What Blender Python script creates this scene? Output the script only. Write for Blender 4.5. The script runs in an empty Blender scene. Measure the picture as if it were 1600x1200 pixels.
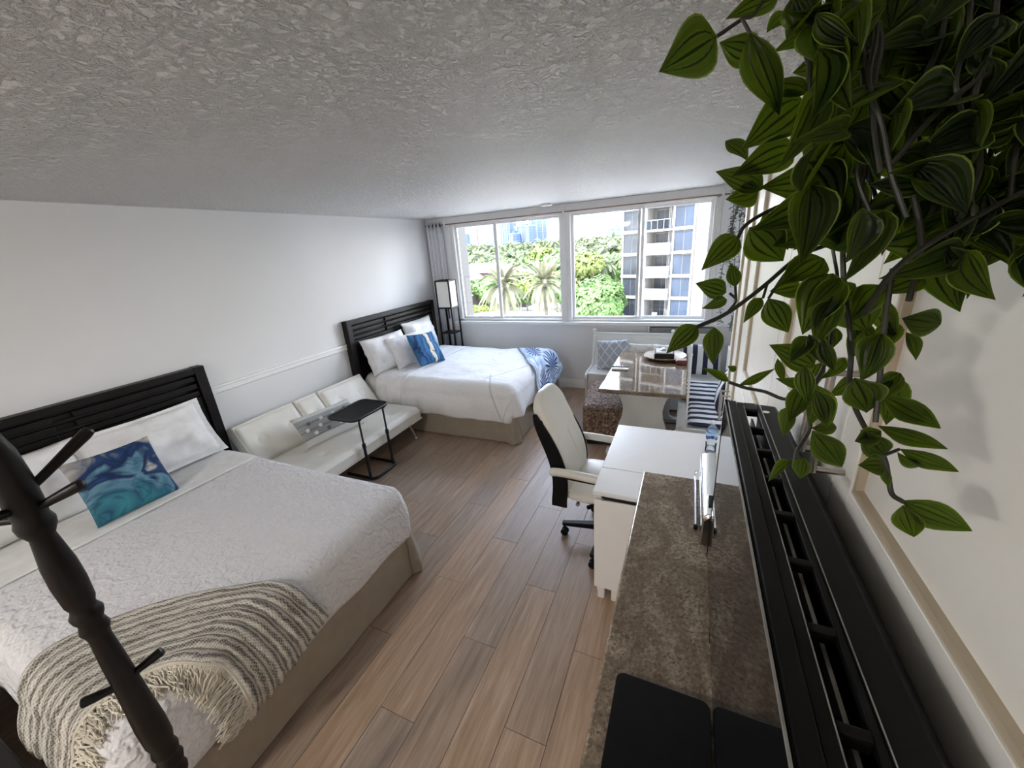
import bpy, bmesh, math, random
from mathutils import Vector, Matrix, noise
R = math.radians
sc = bpy.context.scene
COL = sc.collection
random.seed(7)

# ------------------------------------------------------------------ camera, world, light, exposure
CAMH = 2.03
FPX = 611.0
RX = Vector((.9140, .0710, -.3990)); RY = Vector((.3990, -.3300, .8550)); RZ = Vector((-.0710, -.9410, -.3300))
# rows: world axes expressed in camera space (right, down, forward)
right = Vector((RX[0], RY[0], RZ[0])).normalized()
fwd = Vector((RX[2], RY[2], RZ[2])).normalized()
up = right.cross(fwd).normalized()
cam = bpy.data.cameras.new('camera'); camo = bpy.data.objects.new('camera', cam); COL.objects.link(camo)
camo.matrix_world = Matrix(((right.x, up.x, -fwd.x, 0), (right.y, up.y, -fwd.y, 0), (right.z, up.z, -fwd.z, CAMH), (0, 0, 0, 1)))
cam.sensor_fit = 'HORIZONTAL'; cam.sensor_width = 36.0; cam.lens = FPX / 1600 * 36.0
cam.clip_start = .02; cam.clip_end = 3000
sc.camera = camo

def ray(px, py):
    return right * ((px - 800) / FPX) - up * ((py - 600) / FPX) + fwd
def PX(px, py, Z):                     # point seen at a pixel, Z metres in front of the camera
    return Vector((0, 0, CAMH)) + ray(px, py) * Z
def PY(px, py, Y):                     # point seen at a pixel, at world depth Y
    r = ray(px, py); return Vector((0, 0, CAMH)) + r * (Y / r.y)

world = bpy.data.worlds.new('sky'); sc.world = world; world.use_nodes = True
wn = world.node_tree; wn.nodes.clear()
tc = wn.nodes.new('ShaderNodeTexCoord'); sep = wn.nodes.new('ShaderNodeSeparateXYZ')
ramp = wn.nodes.new('ShaderNodeValToRGB'); bg = wn.nodes.new('ShaderNodeBackground'); wo = wn.nodes.new('ShaderNodeOutputWorld')
wn.links.new(tc.outputs['Generated'], sep.inputs[0]); wn.links.new(sep.outputs['Z'], ramp.inputs[0])
e = ramp.color_ramp.elements
e[0].position = 0.0; e[0].color = (1.0, .985, .96, 1)
e[1].position = 1.0; e[1].color = (.40, .50, .72, 1)
e2 = e.new(.10); e2.color = (.94, .95, .97, 1)
e3 = e.new(.32); e3.color = (.56, .63, .78, 1)
wn.links.new(ramp.outputs[0], bg.inputs[0]); bg.inputs[1].default_value = 1.25
wn.links.new(bg.outputs[0], wo.inputs[0])
sunl = bpy.data.lights.new('sun', 'SUN'); sunl.energy = 1.6; sunl.angle = R(1.0); sunl.color = (1, .95, .86)
suno = bpy.data.objects.new('sun', sunl); COL.objects.link(suno)
suno.rotation_euler = Vector((.30, .62, -.80)).to_track_quat('-Z', 'Y').to_euler()
por = bpy.data.lights.new('window_portal', 'AREA'); por.shape = 'RECTANGLE'; por.size = 3.5; por.size_y = 1.45
poro = bpy.data.objects.new('window_portal', por); COL.objects.link(poro)
poro.location = (-1.53, 5.44, 1.69); poro.rotation_euler = (R(-90), 0, 0); por.cycles.is_portal = True
sc.view_settings.view_transform = 'Standard'; sc.view_settings.look = 'None'
sc.view_settings.gamma = 1; sc.view_settings.use_curve_mapping = False
sc.view_settings.exposure = 4.38
sc.cycles.max_bounces = 14; sc.cycles.diffuse_bounces = 12; sc.cycles.transparent_max_bounces = 16
sc.cycles.sample_clamp_indirect = 8; sc.cycles.use_denoising = True
sc.cycles.caustics_reflective = False; sc.cycles.caustics_refractive = False

# ------------------------------------------------------------------ node helpers and materials
class NT:
    def __init__(s, name):
        s.m = bpy.data.materials.new(name); s.m.use_nodes = True
        s.t = s.m.node_tree; s.t.nodes.clear()
        s.out = s.t.nodes.new('ShaderNodeOutputMaterial')
        s.b = s.t.nodes.new('ShaderNodeBsdfPrincipled'); s.t.links.new(s.b.outputs[0], s.out.inputs[0])
        s._tc = None
    def n(s, typ, **kw):
        nd = s.t.nodes.new('ShaderNode' + typ)
        ins = kw.pop('ins', {})
        for k, v in kw.items(): setattr(nd, k, v)
        for k, v in ins.items(): s.set(nd, k, v)
        return nd
    def set(s, nd, k, v):
        sock = nd.inputs[k]
        if isinstance(v, bpy.types.NodeSocket): s.t.links.new(v, sock)
        elif isinstance(v, bpy.types.Node): s.t.links.new(v.outputs[0], sock)
        else:
            if isinstance(v, (tuple, list)) and sock.type == 'RGBA' and len(v) == 3: v = (*v, 1)
            sock.default_value = v
    def co(s, which='Object', scale=(1, 1, 1), rot=(0, 0, 0), loc=(0, 0, 0)):
        if s._tc is None: s._tc = s.t.nodes.new('ShaderNodeTexCoord')
        mp = s.n('Mapping', ins={'Vector': s._tc.outputs[which], 'Scale': scale, 'Rotation': rot, 'Location': loc})
        return mp.outputs[0]
    def noise(s, vec, scale, detail=3, rough=.5, dist=0, out=0):
        return s.n('TexNoise', ins={'Vector': vec, 'Scale': scale, 'Detail': detail, 'Roughness': rough, 'Distortion': dist}).outputs[out]
    def math(s, op, a, b=0.0, c=None):
        ins = {0: a, 1: b}
        if c is not None: ins[2] = c
        return s.n('Math', operation=op, ins=ins).outputs[0]
    def ramp(s, fac, stops, interp='LINEAR'):
        r = s.n('ValToRGB', ins={0: fac}); r.color_ramp.interpolation = interp
        els = r.color_ramp.elements
        while len(els) < len(stops): els.new(.5)
        for e_, (p, c) in zip(els, stops):
            e_.position = p; e_.color = (*c, 1) if len(c) == 3 else c
        return r.outputs[0]
    def mix(s, fac, a, b):
        m = s.n('Mix', data_type='RGBA')
        s.set(m, 0, fac); s.set(m, 6, a); s.set(m, 7, b)
        return m.outputs[2]
    def bump(s, h, strength=.3, dist=.01):
        bn = s.n('Bump', ins={'Height': h, 'Strength': strength, 'Distance': dist}); s.t.links.new(bn.outputs[0], s.b.inputs['Normal']); return bn
    def base(s, col=None, rough=None, metal=None, spec=None, **kw):
        if col is not None: s.set(s.b, 'Base Color', col)
        if rough is not None: s.set(s.b, 'Roughness', rough)
        if metal is not None: s.set(s.b, 'Metallic', metal)
        if spec is not None: s.set(s.b, 'Specular IOR Level', spec)
        for k, v in kw.items(): s.set(s.b, k, v)
        return s
    def sepuv(s, vec):
        x = s.n('SeparateXYZ', ins={0: vec}); return x.outputs[0], x.outputs[1], x.outputs[2]

def plain(name, col, rough=.5, metal=0, spec=.5, grain=.06, gscale=30, bump=0, bscale=60, bdist=.002):
    m = NT(name)
    v = m.co('Object')
    n = m.noise(v, gscale, 3)
    d = tuple(max(0, c * (1 - grain)) for c in col); l = tuple(min(1, c * (1 + grain)) for c in col)
    m.base(m.ramp(n, [(.3, d), (.7, l)]), rough, metal, spec)
    if bump: m.bump(m.noise(v, bscale, 4), bump, bdist)
    return m.m

def mat_fabric(name, col, bump=.25, scale=400, rough=.9, wr=.0):
    m = NT(name); v = m.co('Object')
    n = m.noise(v, 14, 4); w = m.noise(v, scale, 2)
    m.base(m.ramp(n, [(.3, tuple(c * .93 for c in col)), (.7, tuple(min(1, c * 1.04) for c in col))]), rough, 0, .25)
    h = m.math('ADD', m.math('MULTIPLY', w, .15), m.math('MULTIPLY', m.noise(v, 9, 5, .55, .6), wr))
    m.bump(h, bump, .02); return m.m

def mat_wall(name, col):
    m = NT(name); v = m.co('Object')
    m.base(m.ramp(m.noise(v, 1.3, 3), [(.3, tuple(c * .97 for c in col)), (.7, col)]), .65, 0, .3)
    m.bump(m.noise(v, 160, 3), .12, .003); return m.m
W = {}
W['wall'] = mat_wall('painted_wall', (.76, .76, .76))
W['wallcool'] = mat_wall('painted_wall_grey', (.78, .79, .80))
W['cabinet'] = plain('white_cabinet_paint', (.87, .85, .80), .42, grain=.02, gscale=6)
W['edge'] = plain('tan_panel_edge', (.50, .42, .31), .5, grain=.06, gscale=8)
W['white'] = plain('white_paint', (.82, .82, .81), .4, grain=.02, gscale=8)
W['whitegloss'] = plain('white_laminate', (.84, .84, .84), .28, grain=.015, gscale=8)
W['benchwhite'] = plain('bench_white_paint', (.76, .76, .73), .4, grain=.03, gscale=7)
W['black'] = plain('black_lacquer', (.012, .011, .011), .42, grain=.3, gscale=20)
W['espresso'] = plain('espresso_wood', (.0065, .005, .0045), .42, 0, .28, grain=.4, gscale=12)
W['blackmetal'] = plain('black_metal', (.012, .012, .013), .4, 0, .5, grain=.2)
W['blackplastic'] = plain('black_plastic', (.005, .005, .005), .5, 0, .15, grain=.2, bump=.15, bscale=900, bdist=.0006)
W['glossblack'] = plain('gloss_black', (.004, .004, .005), .03, 0, .6, grain=.05)
W['groove'] = plain('dark_recess', (.003, .003, .003), .8, grain=.1)
W['chrome'] = plain('chrome', (.78, .78, .77), .14, 1, grain=.03)
W['steel'] = plain('brushed_nickel', (.42, .39, .36), .3, 1, grain=.08)
W['greymetal'] = plain('grey_metal_strip', (.35, .35, .33), .4, .6, grain=.25, gscale=25)
W['whitefab'] = mat_fabric('white_cotton', (.84, .84, .845), .35, 500, wr=.7)
W['sheet'] = mat_fabric('white_sheet', (.80, .80, .79), .25, 500, wr=.35)
W['taupe'] = mat_fabric('taupe_linen', (.34, .29, .23), .3, 350, wr=.35)
W['leather'] = plain('cream_leatherette', (.78, .76, .69), .42, grain=.03, gscale=7, bump=.12, bscale=220, bdist=.002)
W['chairwhite'] = plain('white_leather', (.82, .80, .74), .4, grain=.02, gscale=7, bump=.1, bscale=220, bdist=.002)
W['curtain'] = mat_fabric('curtain_cloth', (.74, .75, .78), .2, 400)
W['beige'] = mat_fabric('beige_fabric', (.70, .67, .62), .3, 300, wr=.4)
W['rodmetal'] = plain('bronze_rod', (.30, .20, .15), .35, .7)
W['shade'] = plain('paper_shade', (.86, .84, .78), .8, grain=.03, gscale=15)

def mat_ceiling():
    m = NT('knockdown_ceiling'); v = m.co('Object')
    a = m.noise(v, 34, 4, .6, .8); b = m.noise(v, 110, 3, .6)
    s = m.ramp(a, [(.40, (0, 0, 0)), (.58, (1, 1, 1))])
    h = m.math('ADD', m.math('MULTIPLY', s, 1.0), m.math('MULTIPLY', b, .35))
    m.base((.93, .925, .915), .55, 0, .45); m.bump(h, 1.0, .028); return m.m
W['ceiling'] = mat_ceiling()

def mat_plank():
    m = NT('oak_plank')
    oi = m.n('ObjectInfo'); rnd = oi.outputs['Random']
    v = m.co('Object')
    off = m.n('VectorMath', operation='ADD', ins={0: v})
    cmb = m.n('CombineXYZ', ins={0: m.math('MULTIPLY', rnd, 37.0), 1: m.math('MULTIPLY', rnd, 91.0), 2: 0.0})
    m.set(off, 1, cmb.outputs[0])
    st = m.n('Mapping', ins={'Vector': off.outputs[0], 'Scale': (16, 1.1, 1)}).outputs[0]
    g = m.noise(st, 2.2, 6, .6, .7); g2 = m.noise(m.n('Mapping', ins={'Vector': off.outputs[0], 'Scale': (60, 2.6, 1)}).outputs[0], 2.0, 5, .65, .3)
    t = m.math('ADD', m.math('MULTIPLY', g, .6), m.math('MULTIPLY', g2, .4))
    c = m.ramp(t, [(.30, (.24, .155, .098)), (.48, (.36, .245, .165)), (.60, (.43, .305, .215)), (.72, (.56, .44, .335))])
    hue = m.n('HueSaturation', ins={'Hue': .5, 'Saturation': m.math('MULTIPLY_ADD', rnd, .3, .75), 'Value': m.math('MULTIPLY_ADD', rnd, .24, .84), 'Color': c})
    m.base(hue.outputs[0], m.ramp(g, [(.3, (.34,) * 3), (.7, (.5,) * 3)]), 0, .5)
    m.bump(t, .12, .004); return m.m
W['plank'] = mat_plank()

def mat_granite(name, cols, rough, scale=1.0, vein=True, ior=1.45):
    m = NT(name); v = m.co('Object')
    a = m.noise(v, 48 * scale, 6, .75); b = m.n('TexVoronoi', ins={'Vector': v, 'Scale': 150 * scale}).outputs['Color']
    bw = m.n('RGBToBW', ins={0: b}).outputs[0]
    t = m.math('ADD', m.math('MULTIPLY', a, .62), m.math('MULTIPLY', bw, .38))
    c = m.ramp(t, [(.30, cols[0]), (.44, cols[1]), (.56, cols[2]), (.68, cols[3])])
    if vein:
        w = m.noise(m.co('Object', (2.2, 1.3, 2), (0, 0, .6)), 2.2, 5, .6, 1.2)
        k = m.ramp(w, [(.40, (0, 0, 0)), (.52, (1, 1, 1)), (.62, (.35, .35, .35))])
        c = m.mix(m.math('MULTIPLY', k, .7), c, cols[4])
    m.base(c, rough, 0, .5, IOR=ior); return m.m
W['granite'] = mat_granite('brown_granite', [(.13, .092, .06), (.28, .22, .155), (.38, .31, .225), (.50, .43, .33), (.15, .105, .07)], .16)
W['tablestone'] = mat_granite('table_stone', [(.10, .075, .05), (.19, .145, .10), (.27, .215, .155), (.40, .34, .27), (.15, .10, .065)], .03, ior=1.27)

def mat_coverlet():
    m = NT('matelasse_coverlet'); v = m.co('Object')
    wv = m.n('TexWave', wave_type='RINGS', ins={'Vector': v, 'Scale': 5.0, 'Distortion': 16, 'Detail': 3, 'Detail Scale': 1.6, 'Detail Roughness': .6}).outputs['Fac']
    nz = m.noise(v, 34, 4, .6, 1.8)
    m.base(m.ramp(nz, [(.3, (.70, .70, .725)), (.7, (.79, .79, .81))]), .85, 0, .25)
    m.bump(m.math('ADD', m.math('MULTIPLY', wv, .8), m.math('MULTIPLY', nz, .45)), .6, .012); return m.m
W['coverlet'] = mat_coverlet()

def mat_duvet():
    m = NT('white_duvet_with_diamonds'); v = m.co('Object')
    x, y, z = m.sepuv(m.co('UV'))
    # stitched diamonds along a diagonal band
    p = m.math('ADD', m.math('MULTIPLY', x, 3.2), m.math('MULTIPLY', y, 2.0)); q = m.math('SUBTRACT', m.math('MULTIPLY', x, 3.2), m.math('MULTIPLY', y, 2.0))
    fp = m.math('ABSOLUTE', m.math('SUBTRACT', m.math('FRACT', p), .5)); fq = m.math('ABSOLUTE', m.math('SUBTRACT', m.math('FRACT', q), .5))
    ln = m.math('LESS_THAN', m.math('MINIMUM', fp, fq), .022)
    band = m.math('MULTIPLY', m.math('GREATER_THAN', x, .60), m.math('LESS_THAN', x, .84))
    k = m.math('MULTIPLY', ln, band)
    m.base(m.mix(k, (.83, .83, .835), (.62, .63, .64)), .88, 0, .25)
    m.bump(m.math('ADD', m.noise(v, 8, 5, .55, .8), m.math('MULTIPLY', k, -.25)), .35, .03); return m.m
W['duvet'] = mat_duvet()

def mat_throw():
    m = NT('woven_throw'); v = m.co('UV')
    row = m.n('TexWave', wave_type='BANDS', bands_direction='Y', ins={'Vector': v, 'Scale': 5.2, 'Distortion': 4.5, 'Detail': 4, 'Detail Scale': 4, 'Detail Roughness': .7}).outputs['Fac']
    d1 = m.n('TexWave', wave_type='BANDS', bands_direction='X', ins={'Vector': m.co('UV', (1, 1, 1), (0, 0, .5)), 'Scale': 26, 'Distortion': 3, 'Detail': 3, 'Detail Scale': 5}).outputs['Fac']
    d2 = m.n('TexWave', wave_type='BANDS', bands_direction='X', ins={'Vector': m.co('UV', (1, 1, 1), (0, 0, -.35)), 'Scale': 31, 'Distortion': 3, 'Detail': 3, 'Detail Scale': 5}).outputs['Fac']
    yarn = m.math('MAXIMUM', m.math('POWER', d1, 3.0), m.math('POWER', d2, 3.0))
    nzv = m.noise(m.co('UV', (30, 90, 1)), 2.0, 4, .7)
    t = m.math('ADD', m.math('MULTIPLY', m.math('ADD', m.math('MULTIPLY', row, .55), m.math('MULTIPLY', yarn, .35)), 1.0), m.math('MULTIPLY', m.math('SUBTRACT', nzv, .5), .9))
    t = m.math('ADD', t, m.math('MULTIPLY', m.math('SUBTRACT', m.noise(m.co('UV', (5, 14, 1)), 1.5, 3, .6, 1.0), .5), .55))
    m.base(m.ramp(t, [(.10, (.15, .14, .12)), (.30, (.36, .34, .30)), (.55, (.63, .60, .54)), (.85, (.84, .81, .74))]), .95, 0, .15)
    m.bump(t, .7, .008); return m.m
W['throw'] = mat_throw()
W['fringe'] = mat_fabric('fringe_yarn', (.66, .62, .53), .4, 300)

def mat_blue_throw():
    m = NT('blue_palm_print_throw'); v = m.co('UV'); x, y, z = m.sepuv(v)
    wash = m.noise(m.co('UV', (2.2, 3.5, 1), (0, 0, .7)), 2.4, 5, .6, 1.0)
    c = m.ramp(wash, [(.32, (.14, .25, .46)), (.45, (.36, .48, .66)), (.56, (.66, .73, .82)), (.7, (.86, .88, .90))])
    def frond(cx, cy, rad, k, ph):
        dx = m.math('SUBTRACT', x, cx); dy = m.math('SUBTRACT', y, cy)
        ang = m.math('ARCTAN2', dy, dx); r = m.math('SQRT', m.math('ADD', m.math('MULTIPLY', dx, dx), m.math('MULTIPLY', dy, dy)))
        s = m.math('ABSOLUTE', m.math('SINE', m.math('ADD', m.math('MULTIPLY', ang, k), m.math('MULTIPLY_ADD', r, 6, ph))))
        edge = m.math('MULTIPLY_ADD', r, -1.0 / rad, 1.0)
        return m.math('GREATER_THAN', m.math('MULTIPLY', s, edge), .42)
    k = m.math('MAXIMUM', frond(.42, .60, .42, 9.5, 0), m.math('MAXIMUM', frond(.72, .30, .33, 8.5, 1), frond(.2, .25, .28, 7.5, 2)))
    m.base(m.mix(k, c, (.035, .07, .20)), .85, 0, .2)
    m.bump(m.noise(v, 30, 4), .2, .01); return m.m
W['bluethrow'] = mat_blue_throw()

def mat_watercolor():
    m = NT('watercolour_cushion_cloth'); v = m.co('UV'); x, y, z = m.sepuv(v)
    w = m.noise(v, 1.5, 3, .45, .9)
    f = m.math('ADD', w, m.math('MULTIPLY', m.math('SUBTRACT', y, .5), .30))
    f = m.math('ADD', f, m.math('MULTIPLY', m.math('SUBTRACT', .5, x), -.10))
    c = m.ramp(f, [(.22, (.05, .25, .30)), (.36, (.03, .13, .20)), (.46, (.13, .27, .36)), (.50, (.012, .03, .10)), (.56, (.02, .06, .16)), (.60, (.36, .35, .36)), (.68, (.62, .58, .47)), (.76, (.30, .30, .31)), (.80, (.66, .62, .50))])
    d = m.ramp(m.noise(v, 2.2, 4, .5, 1.2), [(.44, (1, 1, 1)), (.49, (.45, .5, .6)), (.53, (1, 1, 1))])
    mm = m.n('Mix', data_type='RGBA', blend_type='MULTIPLY'); m.set(mm, 0, .8); m.set(mm, 6, c); m.set(mm, 7, d)
    m.base(mm.outputs[2], .75, 0, .25); m.bump(m.noise(v, 300, 2), .15, .002); return m.m
W['watercolor'] = mat_watercolor()

def mat_agate():
    m = NT('agate_cushion_cloth'); v = m.co('UV'); x, y, z = m.sepuv(v)
    dx = m.math('SUBTRACT', x, .22)
    f = m.math('ADD', m.math('ADD', x, m.math('MULTIPLY', m.math('SUBTRACT', m.noise(v, 2.2, 4, .5, .8), .5), .55)), m.math('MULTIPLY', m.math('POWER', m.math('ABSOLUTE', m.math('SUBTRACT', y, .5)), 2.0), -.5))
    c = m.ramp(f, [(.02, (.05, .16, .34)), (.10, (.01, .03, .09)), (.18, (.03, .15, .36)), (.26, (.015, .06, .16)), (.34, (.04, .19, .40)), (.42, (.01, .04, .12)), (.47, (.70, .66, .55)), (.58, (.76, .72, .62)), (.62, (.03, .06, .14)), (.72, (.04, .20, .42)), (.80, (.012, .045, .13)), (.9, (.05, .22, .43))])
    m.base(c, .75, 0, .25); m.bump(m.noise(v, 300, 2), .15, .002); return m.m
W['agate'] = mat_agate()

def mat_lattice():
    m = NT('blue_lattice_cloth'); x, y, z = m.sepuv(m.co('UV'))
    wob = m.math('MULTIPLY', m.noise(m.co('UV'), 6, 2), .16)
    p = m.math('ADD', m.math('ADD', m.math('MULTIPLY', x, 3.3), m.math('MULTIPLY', y, 2.4)), wob); q = m.math('ADD', m.math('SUBTRACT', m.math('MULTIPLY', x, 3.3), m.math('MULTIPLY', y, 2.4)), wob)
    fp = m.math('ABSOLUTE', m.math('SUBTRACT', m.math('FRACT', p), .5)); fq = m.math('ABSOLUTE', m.math('SUBTRACT', m.math('FRACT', q), .5))
    k = m.math('LESS_THAN', m.math('MINIMUM', fp, fq), .05)
    base = m.ramp(m.noise(m.co('UV'), 60, 3), [(.35, (.34, .38, .45)), (.65, (.47, .50, .56))])
    m.base(m.mix(k, base, (.76, .78, .80)), .85, 0, .2); m.bump(m.noise(m.co('UV'), 200, 2), .2, .003); return m.m
W['lattice'] = mat_lattice()

def mat_stripe(name, axis, freq, ph=0.0):
    m = NT(name); xyz = m.sepuv(m.co('UV'))
    f = m.math('FRACT', m.math('MULTIPLY_ADD', xyz[axis], freq, ph))
    k = m.math('LESS_THAN', f, .47)
    m.base(m.mix(k, (.80, .80, .80), (.030, .034, .065)), .85, 0, .2); m.bump(m.noise(m.co('UV'), 250, 2), .2, .003); return m.m
W['stripe_v'] = mat_stripe('navy_stripe_upright', 0, 3.4, .1)
W['stripe_h'] = mat_stripe('navy_stripe_pad', 1, 5.0, .2)

def mat_pom():
    m = NT('grey_band_cloth'); x, y, z = m.sepuv(m.co('UV'))
    k = m.math('MULTIPLY', m.math('GREATER_THAN', y, .20), m.math('LESS_THAN', y, .86))
    f = m.math('FRACT', m.math('MULTIPLY', y, 4.5)); l = m.math('LESS_THAN', f, .12)
    c = m.mix(k, (.62, .62, .60), m.mix(l, (.36, .38, .385), (.20, .22, .23)))
    m.base(c, .9, 0, .2); m.bump(m.noise(m.co('UV'), 200, 2), .2, .003); return m.m
W['pomcloth'] = mat_pom()

def mat_woven():
    m = NT('brown_woven_rattan'); v = m.co('Object')
    vo = m.n('TexVoronoi', ins={'Vector': m.co('Object', (1, 1, 1)), 'Scale': 62}).outputs
    bw = m.n('RGBToBW', ins={0: vo['Color']}).outputs[0]
    c = m.ramp(bw, [(.10, (.06, .035, .024)), (.40, (.15, .095, .065)), (.70, (.26, .175, .125)), (.95, (.42, .32, .25))])
    m.base(c, .65, 0, .2); m.bump(m.math('ADD', vo['Distance'], m.math('MULTIPLY', bw, .4)), .7, .012); return m.m
W['woven'] = mat_woven()

def mat_glass(name, tint=(1, 1, 1), refl=1.0):
    m = NT(name)
    tr = m.n('BsdfTransparent', ins={'Color': tint}); gl = m.n('BsdfGlossy', ins={'Roughness': .01})
    fr = m.n('Fresnel', ins={'IOR': 1.45}); mx = m.n('MixShader', ins={0: m.math('MULTIPLY', fr.outputs[0], refl), 1: tr, 2: gl})
    m.t.links.new(mx.outputs[0], m.out.inputs[0]); return m.m
W['glass'] = mat_glass('window_glass', (.97, .98, .98), .7)
W['bottle'] = mat_glass('clear_plastic', (.90, .94, .97), 1.6)

def mat_leaf(name, dark, light, trans):
    m = NT(name); x, y, z = m.sepuv(m.co('UV'))
    s = m.math('ABSOLUTE', m.math('SUBTRACT', x, .5))
    v1 = m.math('LESS_THAN', s, .030)
    # side veins run parallel to the rim
    v2 = m.math('LESS_THAN', m.math('ABSOLUTE', m.math('SUBTRACT', s, .21)), .022)
    vein = m.math('MAXIMUM', v1, v2)
    oi = m.n('ObjectInfo').outputs['Random']
    c = m.mix(m.math('MULTIPLY', oi, .6), dark, light)
    c = m.mix(m.math('MULTIPLY', m.math('GREATER_THAN', s, .465), .8), c, (.22, .30, .05))
    c = m.mix(m.math('MULTIPLY', vein, .8), c, tuple(k * .35 for k in dark))
    m.base(c, .36, 0, .30)
    m.bump(m.math('SUBTRACT', m.math('SINE', m.math('MULTIPLY', s, 30.0)), m.math('MULTIPLY', vein, 1.5)), .5, .004)
    tl = m.n('BsdfTranslucent'); tcx = m.mix(m.math('MULTIPLY', vein, .85), trans, tuple(k * .12 for k in trans)); m.set(tl, 'Color', tcx)
    mx = m.n('MixShader', ins={0: .36, 1: m.b.outputs[0], 2: tl})
    m.t.links.new(mx.outputs[0], m.out.inputs[0]); return m.m
W['leaf'] = mat_leaf('artificial_leaf', (.0045, .010, .004), (.011, .024, .007), (.23, .36, .016))
W['stem'] = plain('dark_stem', (.020, .020, .014), .45, grain=.3)
W['greyleaf'] = plain('grey_green_leaf', (.17, .20, .17), .6, grain=.3)

def mat_facade(name, col, grain=.03):
    return plain(name, col, .8, 0, .2, grain, .6)
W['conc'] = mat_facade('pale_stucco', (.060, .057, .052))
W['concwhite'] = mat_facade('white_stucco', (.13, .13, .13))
W['farwin'] = plain('dark_window_glass', (.014, .017, .022), .25, 0, .10, .3, .5)
W['farwin2'] = plain('blue_window_glass', (.015, .022, .036), .25, 0, .12, .3, .35)
W['railglass'] = mat_glass('rail_glass', (.55, .64, .74), .15)

def mat_tower(name, wall, win, sx, sz, fx, fz):
    m = NT(name); x, y, z = m.sepuv(m.co('Object'))
    a = m.math('FRACT', m.math('MULTIPLY', m.math('ADD', x, y), sx)); b = m.math('FRACT', m.math('MULTIPLY', z, sz))
    k = m.math('MULTIPLY', m.math('LESS_THAN', a, fx), m.math('LESS_THAN', b, fz))
    m.base(m.mix(k, wall, win), .6, 0, .3); return m.m
W['towerA'] = mat_tower('mauve_tower', (.085, .080, .105), (.045, .043, .072), .16, .30, .5, .55)
W['towerB'] = mat_tower('pale_tower', (.115, .13, .165), (.068, .085, .125), .12, .30, .5, .5)
W['towerC'] = mat_tower('blue_tower', (.040, .060, .110), (.022, .040, .088), .10, .30, .75, .7)
W['rooftile'] = plain('terracotta_tile', (.050, .024, .018), .8, grain=.2, gscale=1.0)
W['cream'] = plain('cream_stucco', (.055, .048, .038), .8, grain=.1, gscale=1.0)

def mat_foliage(name, a, b, tr):
    m = NT(name)
    g = m.n('NewGeometry').outputs['Random Per Island']
    m.base(m.mix(g, a, b), .6, 0, .3)
    tl = m.n('BsdfTranslucent', ins={'Color': tr}); mx = m.n('MixShader', ins={0: .3, 1: m.b.outputs[0], 2: tl})
    m.t.links.new(mx.outputs[0], m.out.inputs[0]); return m.m
W['tree'] = mat_foliage('broadleaf', (.040, .078, .022), (.095, .165, .050), (.07, .13, .02))
W['lime'] = mat_foliage('lime_foliage', (.085, .115, .028), (.15, .19, .05), (.12, .14, .02))
W['palmgreen'] = mat_foliage('palm_frond', (.050, .068, .030), (.125, .140, .075), (.08, .10, .035))
W['datepalm'] = mat_foliage('date_palm_frond', (.085, .092, .055), (.165, .160, .105), (.10, .10, .05))
W['trunk'] = plain('palm_trunk', (.09, .078, .06), .9, grain=.3, gscale=3)
W['ground'] = plain('pale_pavement', (.42, .40, .37), .9, grain=.06, gscale=.1)
W['lawn'] = plain('lawn', (.045, .065, .018), .9, grain=.3, gscale=.6)

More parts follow.
